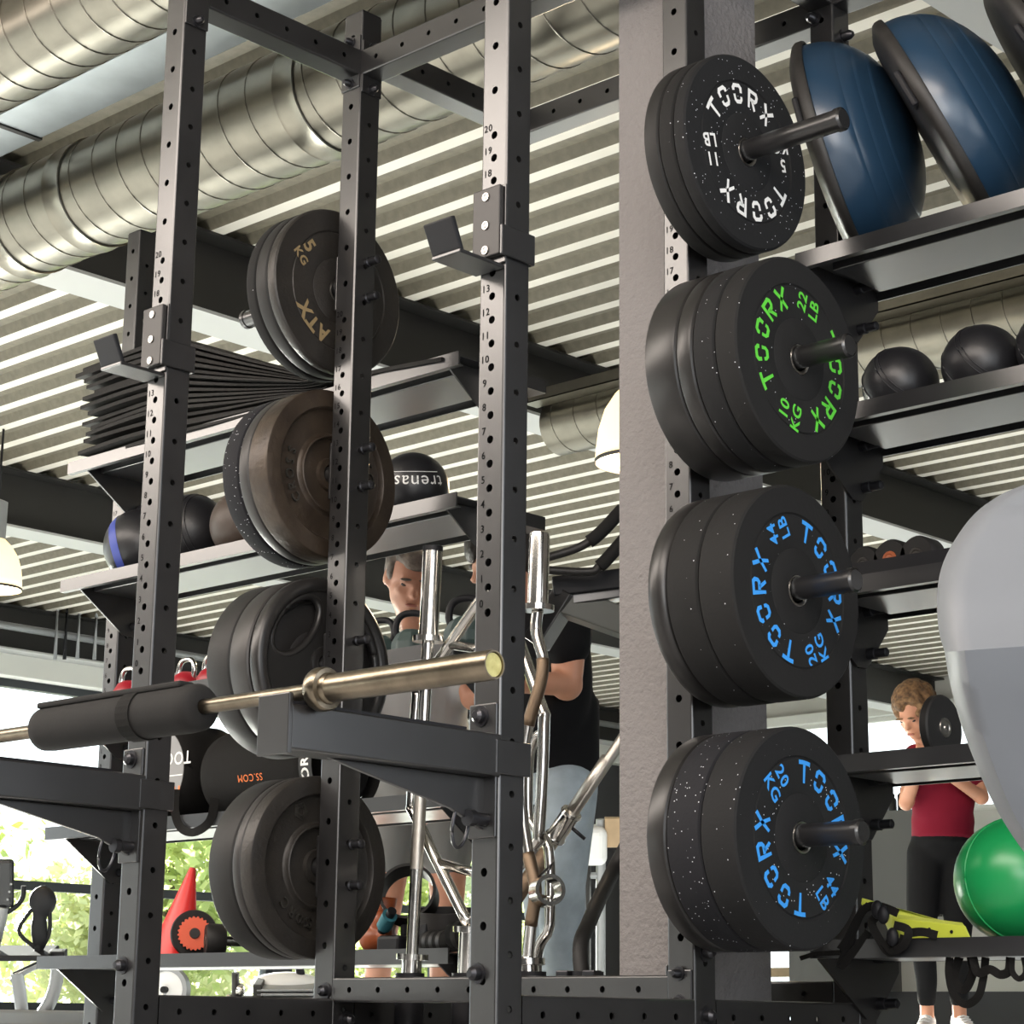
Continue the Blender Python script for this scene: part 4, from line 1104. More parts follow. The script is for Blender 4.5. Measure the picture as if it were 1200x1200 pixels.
# ================================================================== UPRIGHT BARS IN THE SOCKETS
def smooth_path(pts, k=5):
    out = []
    for i in range(len(pts)-1):
        p0 = pts[max(i-1, 0)]; p1 = pts[i]; p2 = pts[i+1]; p3 = pts[min(i+2, len(pts)-1)]
        for j in range(k):
            s = j/k; out.append(.5*((2*p1)+(p2-p0)*s+(2*p0-5*p1+4*p2-p3)*s*s+(3*p1-p0-3*p2+p3)*s**3))
    out.append(pts[-1]); return out
def sleeve(parent, p0, p1, r=.025, cap='black'):
    d = (p1-p0); l = d.length
    o = MB().lathe([(0, .014), (0, .040), (.014, .040), (.015, r), (l-.012, r), (l, r*.94), (l, 0)], p0, d, 32).build('sleeve', M['chrome'], parent, smooth=True, auto=35)
    if cap: MB().lathe([(l-.012, r+.0008), (l+.001, r+.0008), (l+.001, 0)], p0, d, 28).build('sleeve_cap', M[cap], o, smooth=True, auto=35)
b = .735
s = SOCK[0]; bot = V((s.x, b, .121)); top = onY(507.5, 641, b)
ax = (top-bot).normalized(); L = (top-bot).length
t = thing('straight_bar', bot, 'straight chrome bar standing upright left of the nearest upright, sleeve at the top', 'barbell')
MB().tube([bot+ax*.15, bot+ax*(L-.24)], .0155, 20).build('shaft', M['chrome'], t, smooth=True, auto=40)
MB().tube([bot+ax*.36, bot+ax*.62], .0162, 20).build('knurling', M['steel_satin'], t, smooth=True, auto=40)
sleeve(t, bot+ax*(L-.245), top); sleeve(t, bot+ax*.155, bot, cap=None)
# hexagonal multi grip bar
b = .775
s = SOCK[1]; bot = V((onY(547, 1140, b).x, b, .121))
SOCK1 = bot
t = thing('multi_grip_bar', bot, 'chrome multi grip bar with diamond shaped frame standing behind the nearest upright', 'barbell')
ap0 = onY(550, 1086, b); lo_ = onY(482, 946, b); hi_ = onY(489, 812, b); ap1 = onY(582, 676, b); rh = onY(638, 838, b); rl = onY(631, 985, b)
MB().tube(smooth_path([ap0, ap0.lerp(lo_, .9), lo_.lerp(hi_, .08), hi_.lerp(lo_, .08), hi_.lerp(ap1, .1), ap1], 6), .0145, 16).build('left_rail', M['chrome'], t, smooth=True)
MB().tube(smooth_path([ap0, ap0.lerp(rl, .92), rl.lerp(rh, .08), rh.lerp(rl, .08), rh.lerp(ap1, .1), ap1], 6), .0145, 16).build('right_rail', M['chrome'], t, smooth=True)
for f_, py in ((.55, 1016), (0, 0)):
    if f_: MB().tube([ap0.lerp(lo_, .53), ap0.lerp(rl, .53)], .0125, 14).build('handle', M['chrome'], t, smooth=True)
    else: MB().tube([hi_.lerp(ap1, .42), rh.lerp(ap1, .42)], .0125, 14).build('handle', M['chrome'], t, smooth=True)
sleeve(t, ap0, V((bot.x, b, .121)), cap=None); sleeve(t, ap1, ap1+(ap1-ap0).normalized()*.2)
MB().lathe([(0, .036), (.13, .036), (.13, .029), (.02, .029), (.02, .0), (0, 0)], (bot.x, b, .10), (0, 0, 1), 24).build('bar_socket', M['black'], rack, smooth=True, auto=35)
# EZ curl bar
b = .70
bot = V((onY(622, 1140, b).x, b, .121))
t = thing('curl_bar', bot, 'zigzag curl bar standing upright right of the nearest upright, bright sleeve on top', 'barbell')
top = onY(632.5, 625, b); col_ = onY(630.5, 716, b)
pts = [onY(x, y, b) for x, y in ((630, 716), (628.5, 740), (636, 772), (633, 802), (619, 850), (612, 900), (612, 950), (619, 1000), (627.5, 1042), (622, 1085), (618.5, 1124))]
MB().tube(smooth_path(pts, 6), .0140, 16).build('shaft', M['chrome'], t, smooth=True)
for a, bb_ in ((2, 4), (7, 9)): MB().tube(smooth_path(pts, 6)[a*6:bb_*6+1], .0152, 16).build('knurled_grip', M['bronze_grip'], t, smooth=True)
sleeve(t, pts[0], top, cap=None); sleeve(t, pts[-1], bot, cap=None)
MB().lathe([(0, .036), (.13, .036), (.13, .029), (.02, .029), (.02, .0), (0, 0)], (bot.x, b, .10), (0, 0, 1), 24).build('bar_socket', M['black'], rack, smooth=True, auto=35)
# bent tricep bar
b = .80
pts = [onY(x, y, b) for x, y in ((627, 1140), (630, 1118), (642, 1092), (644.5, 1070), (644, 1005), (638, 983), (624, 966), (619, 950), (620, 890), (627, 866), (634, 860))]
pts[0] = V((pts[0].x, b, .112))
t = thing('cambered_bar', pts[0], 'slim bent chrome bar behind the curl bar', 'barbell')
MB().tube(smooth_path(pts, 6), .0125, 14).build('shaft', M['chrome'], t, smooth=True)
MB().lathe([(0, 0), (0, .03), (.012, .03), (.012, 0)], pts[0]+V((0, 0, -.012)), (0, 0, 1), 24).build('end_plug', M['black'], t, smooth=True, auto=35)
# leaning bar with spring collar, behind the column
b = 1.075
p0 = onY(596, 1066, b); p1 = onY(790, 775, b)
t = thing('leaning_bar', p0, 'knurled steel bar leaning diagonally behind the grey column with a clamp collar', 'barbell')
dz = (p1-p0).normalized(); foot = p0-dz*((p0.z-FZ-.02)/dz.z)
MB().tube([foot, p1], .0145, 18).build('shaft', M['steel_satin'], t, smooth=True)
a0 = onY(634, 1004, b); a1 = onY(648, 984, b); MB().tube([foot+dz*.2, onY(641, 997, b)], .0205, 18).build('knurled_grip', M['bronze_grip'], t, smooth=True)
MB().tube([onY(672, 949, b), onY(712, 889, b)], .0175, 18).build('knurled_grip', M['steel_satin'], t, smooth=True)
c = onY(660, 967, b); o = MB().lathe([(-.045, .0148), (-.045, .027), (-.038, .029), (-.03, .025), (.03, .025), (.038, .029), (.045, .027), (.045, .0148)], c, dz, 28, closed=True).build('clamp_collar', M['chrome'], t, smooth=True, auto=35)
MB().tube([c+CR*.02-CU*.005, c+CR*.055-CU*.035], .005, 8).build('clamp_lever', M['bolt'], o, smooth=True)
# hanging ring collar
b = .69
c = onY(641, 1044, b); d = V((.85, -.5, .05)).normalized()
t = thing('spring_collar', c, 'small chrome ring collar hanging in front of the jeans', 'collar')
MB().lathe([(-.028, .027), (-.028, .036), (.028, .036), (.028, .027)], c, d, 36, closed=True).build('ring', M['chrome'], t, smooth=True, auto=35)
MB().tube([c+V((0, 0, .036)), c+V((.004, .01, .06)), onY(629, 1030, .70)], .003, 8).build('hook', M['bolt'], t, smooth=True)
MB().tube([c+V((-.025, 0, -.012))+d*.01, c+V((.0, 0, -.018))+d*.03], .004, 8).build('pin', M['chrome'], t, smooth=True)
# thick black bent tube
pts = [onY(676, 1143, .735), onY(680, 1115, .76), onY(690, 1082, .83), onY(703, 1052, .93), onY(720, 1018, 1.05), onY(742, 975, 1.08), onY(760, 930, 1.08)]
pts[0].z = .121; pts[0].x = SOCK[3].x
t = thing('rope_tube', pts[0], 'thick black bent rubber tube rising from the low rail to the column', 'tube')
MB().tube(smooth_path(pts, 6), .0185, 18).build('tube_body', M['rubber_plain'], t, smooth=True)
for dx_ in (-.05, .03): MB().box((SOCK[3].x+dx_-.018, .70, .216), (SOCK[3].x+dx_+.018, .73, .232)).build('clip', M['bolt'], t, bevel=.003)

# ================================================================== GREY MACHINE COVER IN THE FOREGROUND
t = thing('machine_cover', (2.0, -1.3, FZ), 'smooth grey rounded plastic machine cover close to the camera at the right edge', 'machine')
_l0 = [(1230, 556, 2.02), (1200, 568, 2.0), (1172, 580, 1.985), (1142, 602, 1.96), (1118, 634, 1.93), (1103, 666, 1.90), (1098, 700, 1.865), (1100, 738, 1.83), (1107, 764, 1.80), (1113, 800, 1.805), (1125, 845, 1.815), (1141, 889, 1.825), (1161, 935, 1.835), (1181, 971, 1.845), (1205, 1005, 1.85), (1235, 1040, 1.855)]
def _sm(L):
    return [tuple(v_) for v_ in smooth_path([V(p_) for p_ in L], 4)]
_a = _sm(_l0[:9]); _b = _sm(_l0[8:]); left = _a+_b[1:]; CRS = len(_a)-1
mb = MB(); front = []; NC = 14
left = [tuple(p_) for p_ in left]
dense = []
for a in range(len(left)-1):
    
    dense.append((left[a], a == 8))
dense.append((left[-1], False))
for (px, py, d), _k in dense:
    row = []
    for k in range(NC+1):
        f_ = (k/NC)**1.8; x = px+(1330-px)*f_; y = py-(8*min(1, f_*2) if 600 < py < 1000 else 0)
        row.append(at(x, y, d+.045*(1-min(1, f_/.12))**2))
    front.append(row)
vs = [p for r_ in front for p in r_]; n = len(vs); vs += [p+(p-CAM)*.075+CR*.022 for p in vs]; w_ = NC+1; fs = []
for a in range(len(left)-1):
    for k in range(NC): q = a*w_+k; fs += [(q, q+1, q+w_+1, q+w_), (n+q, n+q+w_, n+q+w_+1, n+q+1)]
bd = [a*w_ for a in range(len(left))]+[(len(left)-1)*w_+k for k in range(1, w_)]+[a*w_+NC for a in range(len(left)-2, -1, -1)]+[k for k in range(NC-1, 0, -1)]
fs += [(bd[k], bd[(k+1) % len(bd)], n+bd[(k+1) % len(bd)], n+bd[k]) for k in range(len(bd))]
mb.add(vs, fs); o = mb.build('shell', M['shroud'], t, smooth=True, auto=55)
bm = bmesh.new(); bm.from_mesh(o.data); bm.verts.ensure_lookup_table()
for e_ in bm.edges:
    a, b_ = sorted(v_.index for v_ in e_.verts)
    if b_ < n and a//w_ == b_//w_ == CRS: e_.smooth = False
bm.to_mesh(o.data); bm.free()
q = at(1345, 800, 1.98); MB().tube([V((q.x, q.y, FZ)), q], .03, 16).build('support_post', M['silver'], t, smooth=True, auto=40)
MB().tube([V((q.x-.25, q.y-.25, FZ+.03)), V((q.x+.25, q.y+.25, FZ+.03))], .03, 14).build('foot_tube', M['black'], t, smooth=True, auto=40)

# ================================================================== CABLE MACHINE BEHIND
D = 6.35
A_ = lambda x, y, d=D: at(x, y, d)
pc = A_(760, 700); t = thing('cable_machine', (pc.x, pc.y, FZ), 'dark steel machine frame with bent lat bars behind the grey column', 'machine')
MB().bar(V((pc.x, pc.y, FZ)), V((pc.x, pc.y, 2.3)), .09, .09).build('post', M['rack'], t, bevel=.004)
mb = MB().bar(A_(628, 755), A_(666, 694), .10, .06); mb.build('front_strut', M['rack'], t, bevel=.004)
MB().bar(A_(662, 698), A_(760, 684), .06, .07).build('upper_arm', M['shelf'], t, bevel=.004)
MB().bar(A_(660, 705), A_(764, 742), .075, .085).build('lower_arm', mat('olive_grey_tube', (.10, .10, .085), .35), t, bevel=.004)
MB().bar(A_(648, 690), A_(764, 676), .085, .06).build('crossbar', M['black'], t, bevel=.004)
for pts, gi in (([(636, 655), (672, 644), (690, 635), (706, 622), (730, 596)], 2), ([(640, 668), (690, 670), (702, 664), (716, 650), (740, 622)], 2)):
    pp = [A_(x, y, D-.1) for x, y in pts]
    MB().tube(smooth_path(pp, 5), .013, 12).build('pull_bar', M['iron_smooth'], t, smooth=True)
    MB().tube(smooth_path(pp, 5)[gi*5:], .020, 14).build('grip', M['foam'], t, smooth=True)
MB().bar(pc+V((0, 0, .04))-CR*.5, pc.copy()*0+V((pc.x, pc.y, .04))+CR*.3, .08, .08).build('base_tube', M['rack'], t) if False else MB().box((pc.x-.4, pc.y-.05, FZ), (pc.x+.3, pc.y+.05, .13)).build('base_tube', M['rack'], t, bevel=.004)

# ================================================================== PENDANT LAMPS
def pendant(px, ry, d, r, label):
    c = at(px, ry, d); h = r*1.75
    t = thing('pendant_lamp', c, label, 'lamp', 'glowing pendant lamps under the steel ceiling')
    prof = [(0, r), (h*.15, r*.985), (h*.4, r*.93), (h*.65, r*.80), (h*.85, r*.58), (h, r*.32), (h, r*.28), (h*.84, r*.54), (h*.63, r*.77), (h*.4, r*.90), (h*.15, r*.955), (.006, r*.965)]
    MB().lathe(prof, c, (0, 0, 1), 48, closed=True).build('lamp_shade', M['shade'], t, smooth=True)
    MB().lathe([(-.008, r*.985), (-.008, r*1.01), (.006, r*1.012), (.006, r*.985)], c, (0, 0, 1), 48, closed=True).build('rim', M['bosu_rim'], t, smooth=True, auto=35)
    MB().lathe([(h*.98, 0), (h*.98, r*.33), (h*1.75, r*.33), (h*1.8, r*.12), (h*1.8, 0)], c, (0, 0, 1), 24).build('lamp_neck', M['silver'], t, smooth=True, auto=35)
    MB().ell(c+V((0, 0, h*.55)), r*.22, r*.22, r*.3).build('bulb', M['bulb'], t, smooth=True)
    MB().tube([c+V((0, 0, h*1.75)), V((c.x, c.y, ZC+.03))], .008, 8).build('cord', M['black'], t, smooth=True)
    l = bpy.data.lights.new('lamp_glow', 'POINT'); l.energy = 30; l.color = (1, .8, .55); l.shadow_soft_size = .08
    lo2 = bpy.data.objects.new('lamp_glow', l); COL.objects.link(lo2); lo2.location = c+V((0, 0, -.02))
pendant(-9, 690, 13, .18, 'cream glass pendant lamp glowing at the left edge')
pendant(752, 541, 8.2, .182, 'cream glass pendant lamp glowing beside the grey column')

# ================================================================== PEOPLE
def remesh(o, vox, sm=4, f_=.5):
    r_ = o.modifiers.new('join', 'REMESH'); r_.mode = 'VOXEL'; r_.voxel_size = vox; r_.use_smooth_shade = True
    s_ = o.modifiers.new('smooth', 'SMOOTH'); s_.iterations = sm; s_.factor = f_
    return o
def limb(mb, pts, rs):
    mb.tube(pts, rs, 14)
    for p, r_ in zip(pts, rs): mb.ell(p, r_, r_, r_, None, 14, 10)
def head(mb, c, fw, up, s=1.0):
    fw = fw.normalized(); lt = up.cross(fw).normalized(); up = fw.cross(lt).normalized(); ax = (lt, fw, up)
    E = lambda a, b, h, x, y, z: mb.ell(c+lt*(a*s)+fw*(b*s)+up*(h*s), x*s, y*s, z*s, ax, 18, 12)
    E(0, -.012, .030, .076, .098, .086); E(0, .020, -.040, .064, .074, .078); E(0, .050, -.088, .036, .036, .030)
    E(0, .082, .012, .050, .020, .016); E(.034, .062, -.022, .026, .024, .022); E(-.034, .062, -.022, .026, .024, .022)
    E(0, .096, -.008, .011, .016, .030); E(0, .108, -.030, .017, .018, .013); E(0, .086, -.062, .026, .014, .010); E(0, .084, -.074, .022, .013, .009)
    for k in (-1, 1): E(k*.078, -.008, -.005, .009, .020, .032)
    return ax
def face_parts(t, c, ax, s, hm):
    lt, fw, up = ax
    for k in (-1, 1):
        MB().ell(c+lt*(k*.031*s)+fw*(.083*s)+up*(.0*s), .013*s, .007*s, .007*s, ax, 12, 8).build('eye', M['eye'], t, smooth=True)
        MB().ell(c+lt*(k*.033*s)+fw*(.099*s)+up*(.021*s), .021*s, .007*s, .005*s, ax, 12, 8).build('eyebrow', M[hm], t, smooth=True)
    MB().ell(c+fw*(.097*s)-up*(.067*s), .022*s, .007*s, .006*s, ax, 12, 8).build('mouth', M['lips'], t, smooth=True)
def hand(mb, w, d, pn, s=1.0, side=1):
    # w wrist, d finger direction, pn palm normal
    d = d.normalized(); pn = (pn-d*pn.dot(d)).normalized(); sd_ = d.cross(pn)*side
    mb.ell(w+d*.045*s, .040*s, .050*s, .016*s, (sd_, d, pn), 14, 10)
    for k, (o_, l_) in enumerate(((-.028, .060), (-.010, .074), (.010, .078), (.029, .070))):
        b_ = w+d*.080*s+sd_*o_*s; p1 = b_+d*l_*.45*s+pn*.006*s; p2 = b_+d*l_*.75*s+pn*.022*s; p3 = b_+d*l_*.88*s+pn*.040*s
        limb(mb, [w+d*.05*s+sd_*o_*s*.8, b_, p1, p2, p3], [.010*s, .0098*s, .009*s, .0085*s, .0075*s])
    b_ = w+d*.02*s+sd_*.030*s; limb(mb, [b_, b_+d*.025*s+sd_*.025*s, b_+d*.055*s+sd_*.032*s+pn*.012*s], [.013*s, .011*s, .009*s])
UPV = V((0, 0, 1))
FH = V((-.688, .7257, 0)); RH = V((.7276, .6859, 0)).normalized()
def shoe(t, p, d, m='shoe'):
    d = d.normalized(); s_ = d.cross(UPV); ax = (s_, d, UPV)
    mb = MB().ell(V((p.x, p.y, FZ+.062))+d*.03, .048, .09, .05, ax).ell(V((p.x, p.y, FZ+.052))+d*.11, .046, .075, .036, ax).ell(V((p.x, p.y, FZ+.085))-d*.01, .042, .05, .06, ax)
    o = mb.build('shoe', M[m], t, smooth=True); remesh(o, .012, 2)
    MB().prism([V((p.x, p.y, FZ))+s_*a+d*b_ for a, b_ in ((-.045, -.06), (-.05, .06), (-.04, .16), (0, .185), (.04, .16), (.05, .06), (.045, -.06), (0, -.075))], (0, 0, .025)).build('sole', M['white_plastic'], t, bevel=.005)
    for k in range(3): MB().tube([V((p.x, p.y, FZ+.112-.012*k))+d*(.05+.025*k)-s_*.028, V((p.x, p.y, FZ+.120-.012*k))+d*(.05+.025*k), V((p.x, p.y, FZ+.112-.012*k))+d*(.05+.025*k)+s_*.028], .004, 6).build('lace', M['white_plastic'], t, smooth=True)

# young man at the right
D = 10.5
q = lambda x, y, dd=0.: at(x, y, D+dd)
base = q(1104, 1200); base.z = FZ
t = thing('person', base, 'young man with curly hair in burgundy T-shirt and black trousers, head bowed, arms bent', 'person')
hc = q(1072, 836, -.10); fw = -RH*.55-FH*.62-UPV*.55
body = MB(); ax = head(body, hc, fw, UPV*.8-RH*.25-FH*.3, 1.0)
limb(body, [hc-ax[1]*.03-UPV*.08, q(1092, 876, .02), q(1102, 892, .03)], [.055, .058, .07])
body.ell(q(1104, 930), .15, .10, .24, (RH, FH, UPV)).ell(q(1104, 988), .13, .09, .08, (RH, FH, UPV))
eL, eR = q(1062, 941, -.10), q(1150, 934, -.12); wL, wR = q(1078, 893, -.27), q(1104, 902, -.27)
limb(body, [q(1074, 886), eL, wL], [.05, .040, .028]); limb(body, [q(1134, 886), eR, wR], [.05, .040, .028])
hand(body, wL, (q(1088, 880, -.26)-wL), FH, .95, 1); hand(body, wR, (q(1096, 886, -.26)-wR), FH, .95, -1)
for hx, kx, ax_ in ((1085, 1081, 1086), (1124, 1122, 1124)):
    limb(body, [q(hx, 1005), q(kx, 1090, -.03), q(ax_, 1174, .05), V((q(ax_, 1174, .05).x, q(ax_, 1174, .05).y, .05))], [.075, .052, .036, .036])
remesh(body.build('body', M['skin'], t, smooth=True), .011, 3)
face_parts(t, hc, ax, 1.0, 'hair_curl')
hb = MB(); rr = random.Random(5)
hb.ell(hc+ax[2]*.045-ax[1]*.03, .088, .100, .085, ax)
for i in range(170):
    a = rr.random()*2*PI; z_ = rr.uniform(-.35, 1); r_ = math.sqrt(max(0, 1-z_*z_))
    v_ = ax[0]*(r_*math.cos(a)*.088)+ax[1]*(r_*math.sin(a)*.102-.028)+ax[2]*(z_*.092+.045)
    if v_.dot(ax[1]) > .055 and v_.dot(ax[2]) < .06: continue
    hb.ell(hc+v_*1.06, .021, .021, .021, None, 8, 6)
o = hb.build('hair', M['hair_curl'], t, smooth=True); remesh(o, .009, 1)
sh = MB(); sh.ell(q(1104, 925), .168, .118, .27, (RH, FH, UPV)).ell(q(1105, 962), .160, .118, .13, (RH, FH, UPV)).ell(q(1103, 893), .19, .10, .07, (RH, FH, UPV))
sh.lathe([(0, 0), (0, .155), (.10, .152), (.10, 0)], q(1105, 984), UPV, 32)
limb(sh, [q(1074, 887), q(1068, 915, -.05)], [.068, .062]); limb(sh, [q(1134, 887), q(1142, 912, -.06)], [.068, .062])
remesh(sh.build('t_shirt', M['tee_red'], t, smooth=True), .014, 5)
pn = MB(); pn.ell(q(1104, 990), .158, .122, .10, (RH, FH, UPV)).lathe([(0, 0), (0, .15), (.05, .152), (.05, 0)], q(1104, 990), UPV, 28)
for hx, kx, ax_ in ((1084, 1081, 1086), (1125, 1123, 1124)):
    limb(pn, [q(hx, 1000), q(kx, 1060, -.02), q(kx, 1100, -.03), q(ax_, 1150, .03), q(ax_, 1171, .05)], [.092, .082, .066, .054, .048])
remesh(pn.build('trousers', M['sweat'], t, smooth=True), .014, 4)
for ax_ in (1086, 1124): shoe(t, q(ax_, 1174, .05), -FH*.9-RH*(.35 if ax_ < 1100 else -.15))

# grey haired man in the middle
D = 7.6
base = q(490, 1200); base.z = FZ
t = thing('person', base, 'grey haired man in a light grey T-shirt and shorts looking down behind the bars', 'person')
hc = q(479, 678, -.02); fw = -FH*.84+RH*.24-UPV*.44
body = MB(); ax = head(body, hc, fw, UPV-FH*.25+RH*.10, 1.06)
limb(body, [hc-UPV*.07+FH*.02, q(489, 736, .08), q(492, 765, .08)], [.060, .064, .08])
body.ell(q(490, 830, .06), .17, .11, .27, (RH, FH, UPV)).ell(q(494, 930, .06), .16, .115, .14, (RH, FH, UPV))
eL, eR = q(425, 835, .0), q(553, 818, -.06); wL, wR = q(448, 878, -.22), q(598, 806, -.16)
limb(body, [q(440, 768, .06), eL, wL], [.055, .044, .030]); limb(body, [q(538, 764, .06), eR, wR], [.055, .044, .031])
hand(body, wL, q(462, 895, -.25)-wL, FH, 1, 1); hand(body, wR, q(615, 800, -.2)-wR, FH, 1, -1)
for hx, kx, an in ((462, 452, 437), (524, 524, 516)):
    pa = q(an, 1190, .08); limb(body, [q(hx, 945, .06), q(kx, 1058, 0), pa, V((pa.x, pa.y, .05))], [.095, .062, .042, .042])
remesh(body.build('body', M['skin_pale'], t, smooth=True), .010, 3)
face_parts(t, hc, ax, 1.06, 'hair_grey')
hb = MB().ell(hc+ax[2]*.050-ax[1]*.034, .086, .098, .088, ax).ell(hc+ax[2]*.092+ax[1]*.040, .068, .058, .036, ax).ell(hc+ax[2]*.070+ax[1]*.078+ax[0]*.01, .056, .026, .022, ax).ell(hc+ax[2]*.02-ax[1]*.06, .082, .06, .085, ax)
for k in (-1, 1): hb.ell(hc+ax[0]*(k*.074)+ax[2]*.03+ax[1]*.01, .014, .03, .04, ax)
remesh(hb.build('hair', M['hair_grey'], t, smooth=True), .009, 2)
sh = MB().ell(q(490, 825, .06), .185, .128, .29, (RH, FH, UPV)).ell(q(490, 775, .07), .215, .115, .085, (RH, FH, UPV)).lathe([(0, 0), (0, .172), (.22, .17), (.22, 0)], q(494, 915, .06), UPV, 32)
limb(sh, [q(440, 770, .06), q(431, 808, .02)], [.078, .072]); limb(sh, [q(538, 767, .06), q(547, 800, 0)], [.078, .072])
remesh(sh.build('t_shirt', M['tee_grey'], t, smooth=True), .014, 5)
pn = MB().lathe([(0, 0), (0, .168), (.12, .170), (.12, 0)], q(494, 940, .06), UPV, 28)
for hx, kx in ((463, 459), (524, 523)): limb(pn, [q(hx, 945, .06), q(hx, 975, .05), q(kx, 1002, .03)], [.11, .108, .098])
remesh(pn.build('shorts', M['shorts'], t, smooth=True), .014, 3)
for an in (437, 516): shoe(t, q(an, 1190, .08), -FH+RH*.1)

# man in black T-shirt and jeans
D = 7.1
base = q(655, 1200); base.z = FZ
t = thing('person', base, 'man in black T-shirt and pale jeans turned away right of the nearest upright, elbow bent', 'person')
hc = q(590, 657, 0); fw = -RH*.92-FH*.15-UPV*.35
body = MB(); ax = head(body, hc, fw, UPV*.9-RH*.3, 1.06)
limb(body, [hc-UPV*.06+RH*.02, q(618, 706, .02), q(630, 728, .02)], [.062, .066, .085])
body.ell(q(645, 800, .02), .13, .15, .26, (RH, FH, UPV)).ell(q(652, 900, .02), .11, .12, .13, (RH, FH, UPV))
eR = q(664, 802, -.17); wR = q(600, 800, -.36)
limb(body, [q(666, 742, -.14), eR, wR], [.066, .056, .034]); hand(body, wR, q(578, 792, -.4)-wR, UPV, 1, 1)
eL = q(610, 800, .2); wL = q(575, 790, .1); limb(body, [q(620, 745, .15), eL, wL], [.06, .05, .034]); hand(body, wL, q(560, 782, .08)-wL, UPV, 1, -1)
for hx, kx, an, dd in ((642, 640, 652, .10), (662, 662, 664, -.06)):
    pa = q(an, 1196, dd+.05); limb(body, [q(hx, 930, dd), q(kx, 1055, dd-.02), pa, V((pa.x, pa.y, .05))], [.095, .062, .043, .043])
remesh(body.build('body', M['skin'], t, smooth=True), .011, 3)
face_parts(t, hc, ax, 1.06, 'hair_dark')
hb = MB().ell(hc+ax[2]*.050-ax[1]*.030, .086, .102, .088, ax).ell(hc+ax[2]*.088+ax[1]*.050, .066, .06, .045, ax).ell(hc+ax[2]*.058+ax[1]*.088, .062, .030, .036, ax).ell(hc+ax[2]*.01-ax[1]*.06, .082, .06, .08, ax)
remesh(hb.build('hair', M['hair_dark'], t, smooth=True), .009, 2)
sh = MB().ell(q(646, 795, .02), .142, .165, .29, (RH, FH, UPV)).ell(q(642, 745, .02), .155, .20, .09, (RH, FH, UPV)).lathe([(0, 0), (0, .146), (.27, .146), (.27, 0)], q(652, 910, .02), UPV, 32)
limb(sh, [q(664, 738, -.13), q(664, 755, -.15)], [.085, .082]); limb(sh, [q(620, 742, .14), q(614, 775, .18)], [.082, .08])
remesh(sh.build('t_shirt', M['tee_black'], t, smooth=True), .014, 5)
pn = MB().lathe([(0, 0), (0, .135), (.15, .138), (.15, 0)], q(654, 935, .02), UPV, 28)
for hx, kx, an, dd in ((641, 640, 651, .10), (660, 656, 662, -.06)):
    pa = q(an, 1192, dd+.05); pn_pts = [q(hx, 930, dd), q(kx, 1040, dd-.02), q(kx+3, 1075, dd), q(an, 1140, dd+.03), pa]
    limb(pn, pn_pts, [.118, .088, .083, .075, .072])
remesh(pn.build('jeans', M['denim'], t, smooth=True), .014, 3)
for an, dd in ((652, .10), (664, -.06)): shoe(t, q(an, 1196, dd+.05), -RH*.95-FH*.2)

# ================================================================== CARDIO MACHINES BY THE WINDOWS
D = 13.2
def mk(path, r, name, m, par, n=12): return MB().tube(smooth_path([q(*p) for p in path], 4) if len(path) > 2 else [q(*p) for p in path], r, n).build(name, M[m], par, smooth=True, auto=50)
base = q(40, 1200); base.z = FZ
t = thing('recumbent_bike', base, 'silver recumbent exercise bike with black seat back by the bright window', 'exercise bike')
mb = MB().ell(q(50, 1056), .09, .05, .10, (CR, CF, CU)).ell(q(46, 1090), .055, .04, .15, (CR, CF, CU)); remesh(mb.build('backrest', M['black'], t, smooth=True), .02, 2)
mk([(40, 1062), (22, 1090), (38, 1108), (44, 1112)], .013, 'backrest_frame', 'black', t); mk([(58, 1062), (58, 1092), (50, 1110)], .013, 'backrest_frame', 'black', t)
mk([(46, 1100), (45, 1122)], .03, 'seat_post', 'black', t)
MB().obox(q(28, 1117), CR*.19, CF*.16, CU*.018).build('seat', M['black'], t, bevel=.01)
mk([(14, 1150), (30, 1138), (56, 1126), (74, 1120)], .022, 'rail', 'silver', t); mk([(16, 1143), (74, 1116)], .02, 'rail', 'chrome', t)
MB().obox(q(68, 1119), CR*.05, CF*.05, CU*.03).build('rail_end', M['black'], t, bevel=.006)
mk([(68, 1122), (66, 1150), (58, 1175), (44, 1196)], .042, 'rear_leg', 'silver', t); mk([(20, 1140), (24, 1170), (27, 1198)], .042, 'front_leg', 'silver', t)
fz = q(40, 1200); MB().box((fz.x-.9, fz.y-.9, FZ), (fz.x+.35, fz.y+.35, .15)).build('base', M['silver'], t, bevel=.02)
mk([(-30, 1195), (-12, 1120), (2, 1062)], .05, 'console_mast', 'silver', t)
MB().obox(q(4, 1035), CR*.065, CF*.03, CU*.15).build('console', M['screen'], t, bevel=.02)
for j in range(3): MB().obox(q(9+j*2, 1054-j*9, -.04), CR*.006, CF*.004, CU*.006).build('button', M['silver'], t)
mk([(-4, 1069), (10, 1068), (22, 1059), (27, 1050), (28, 1038)], .016, 'handlebar', 'black', t)
D = 11.5
base = q(205, 1200); base.z = FZ
t = thing('spin_bike', base, 'white exercise bike flywheel seen under the lowest left shelf', 'exercise bike')
c = q(196, 1160); d = V((.5, -.86, 0)).normalized()
MB().lathe([(-.02, 0), (-.02, .10), (.02, .10), (.024, .09), (.024, 0)], c, d, 40).build('flywheel', M['white_plastic'], t, smooth=True, auto=35)
MB().lathe([(-.03, .10), (-.03, .125), (.03, .125), (.03, .10)], c, d, 40, closed=True).build('guard', M['silver'], t, smooth=True, auto=35)
MB().lathe([(.0, 0), (.0, .018), (.06, .018), (.06, 0)], c, d, 16).build('axle', M['black'], t, smooth=True, auto=35)
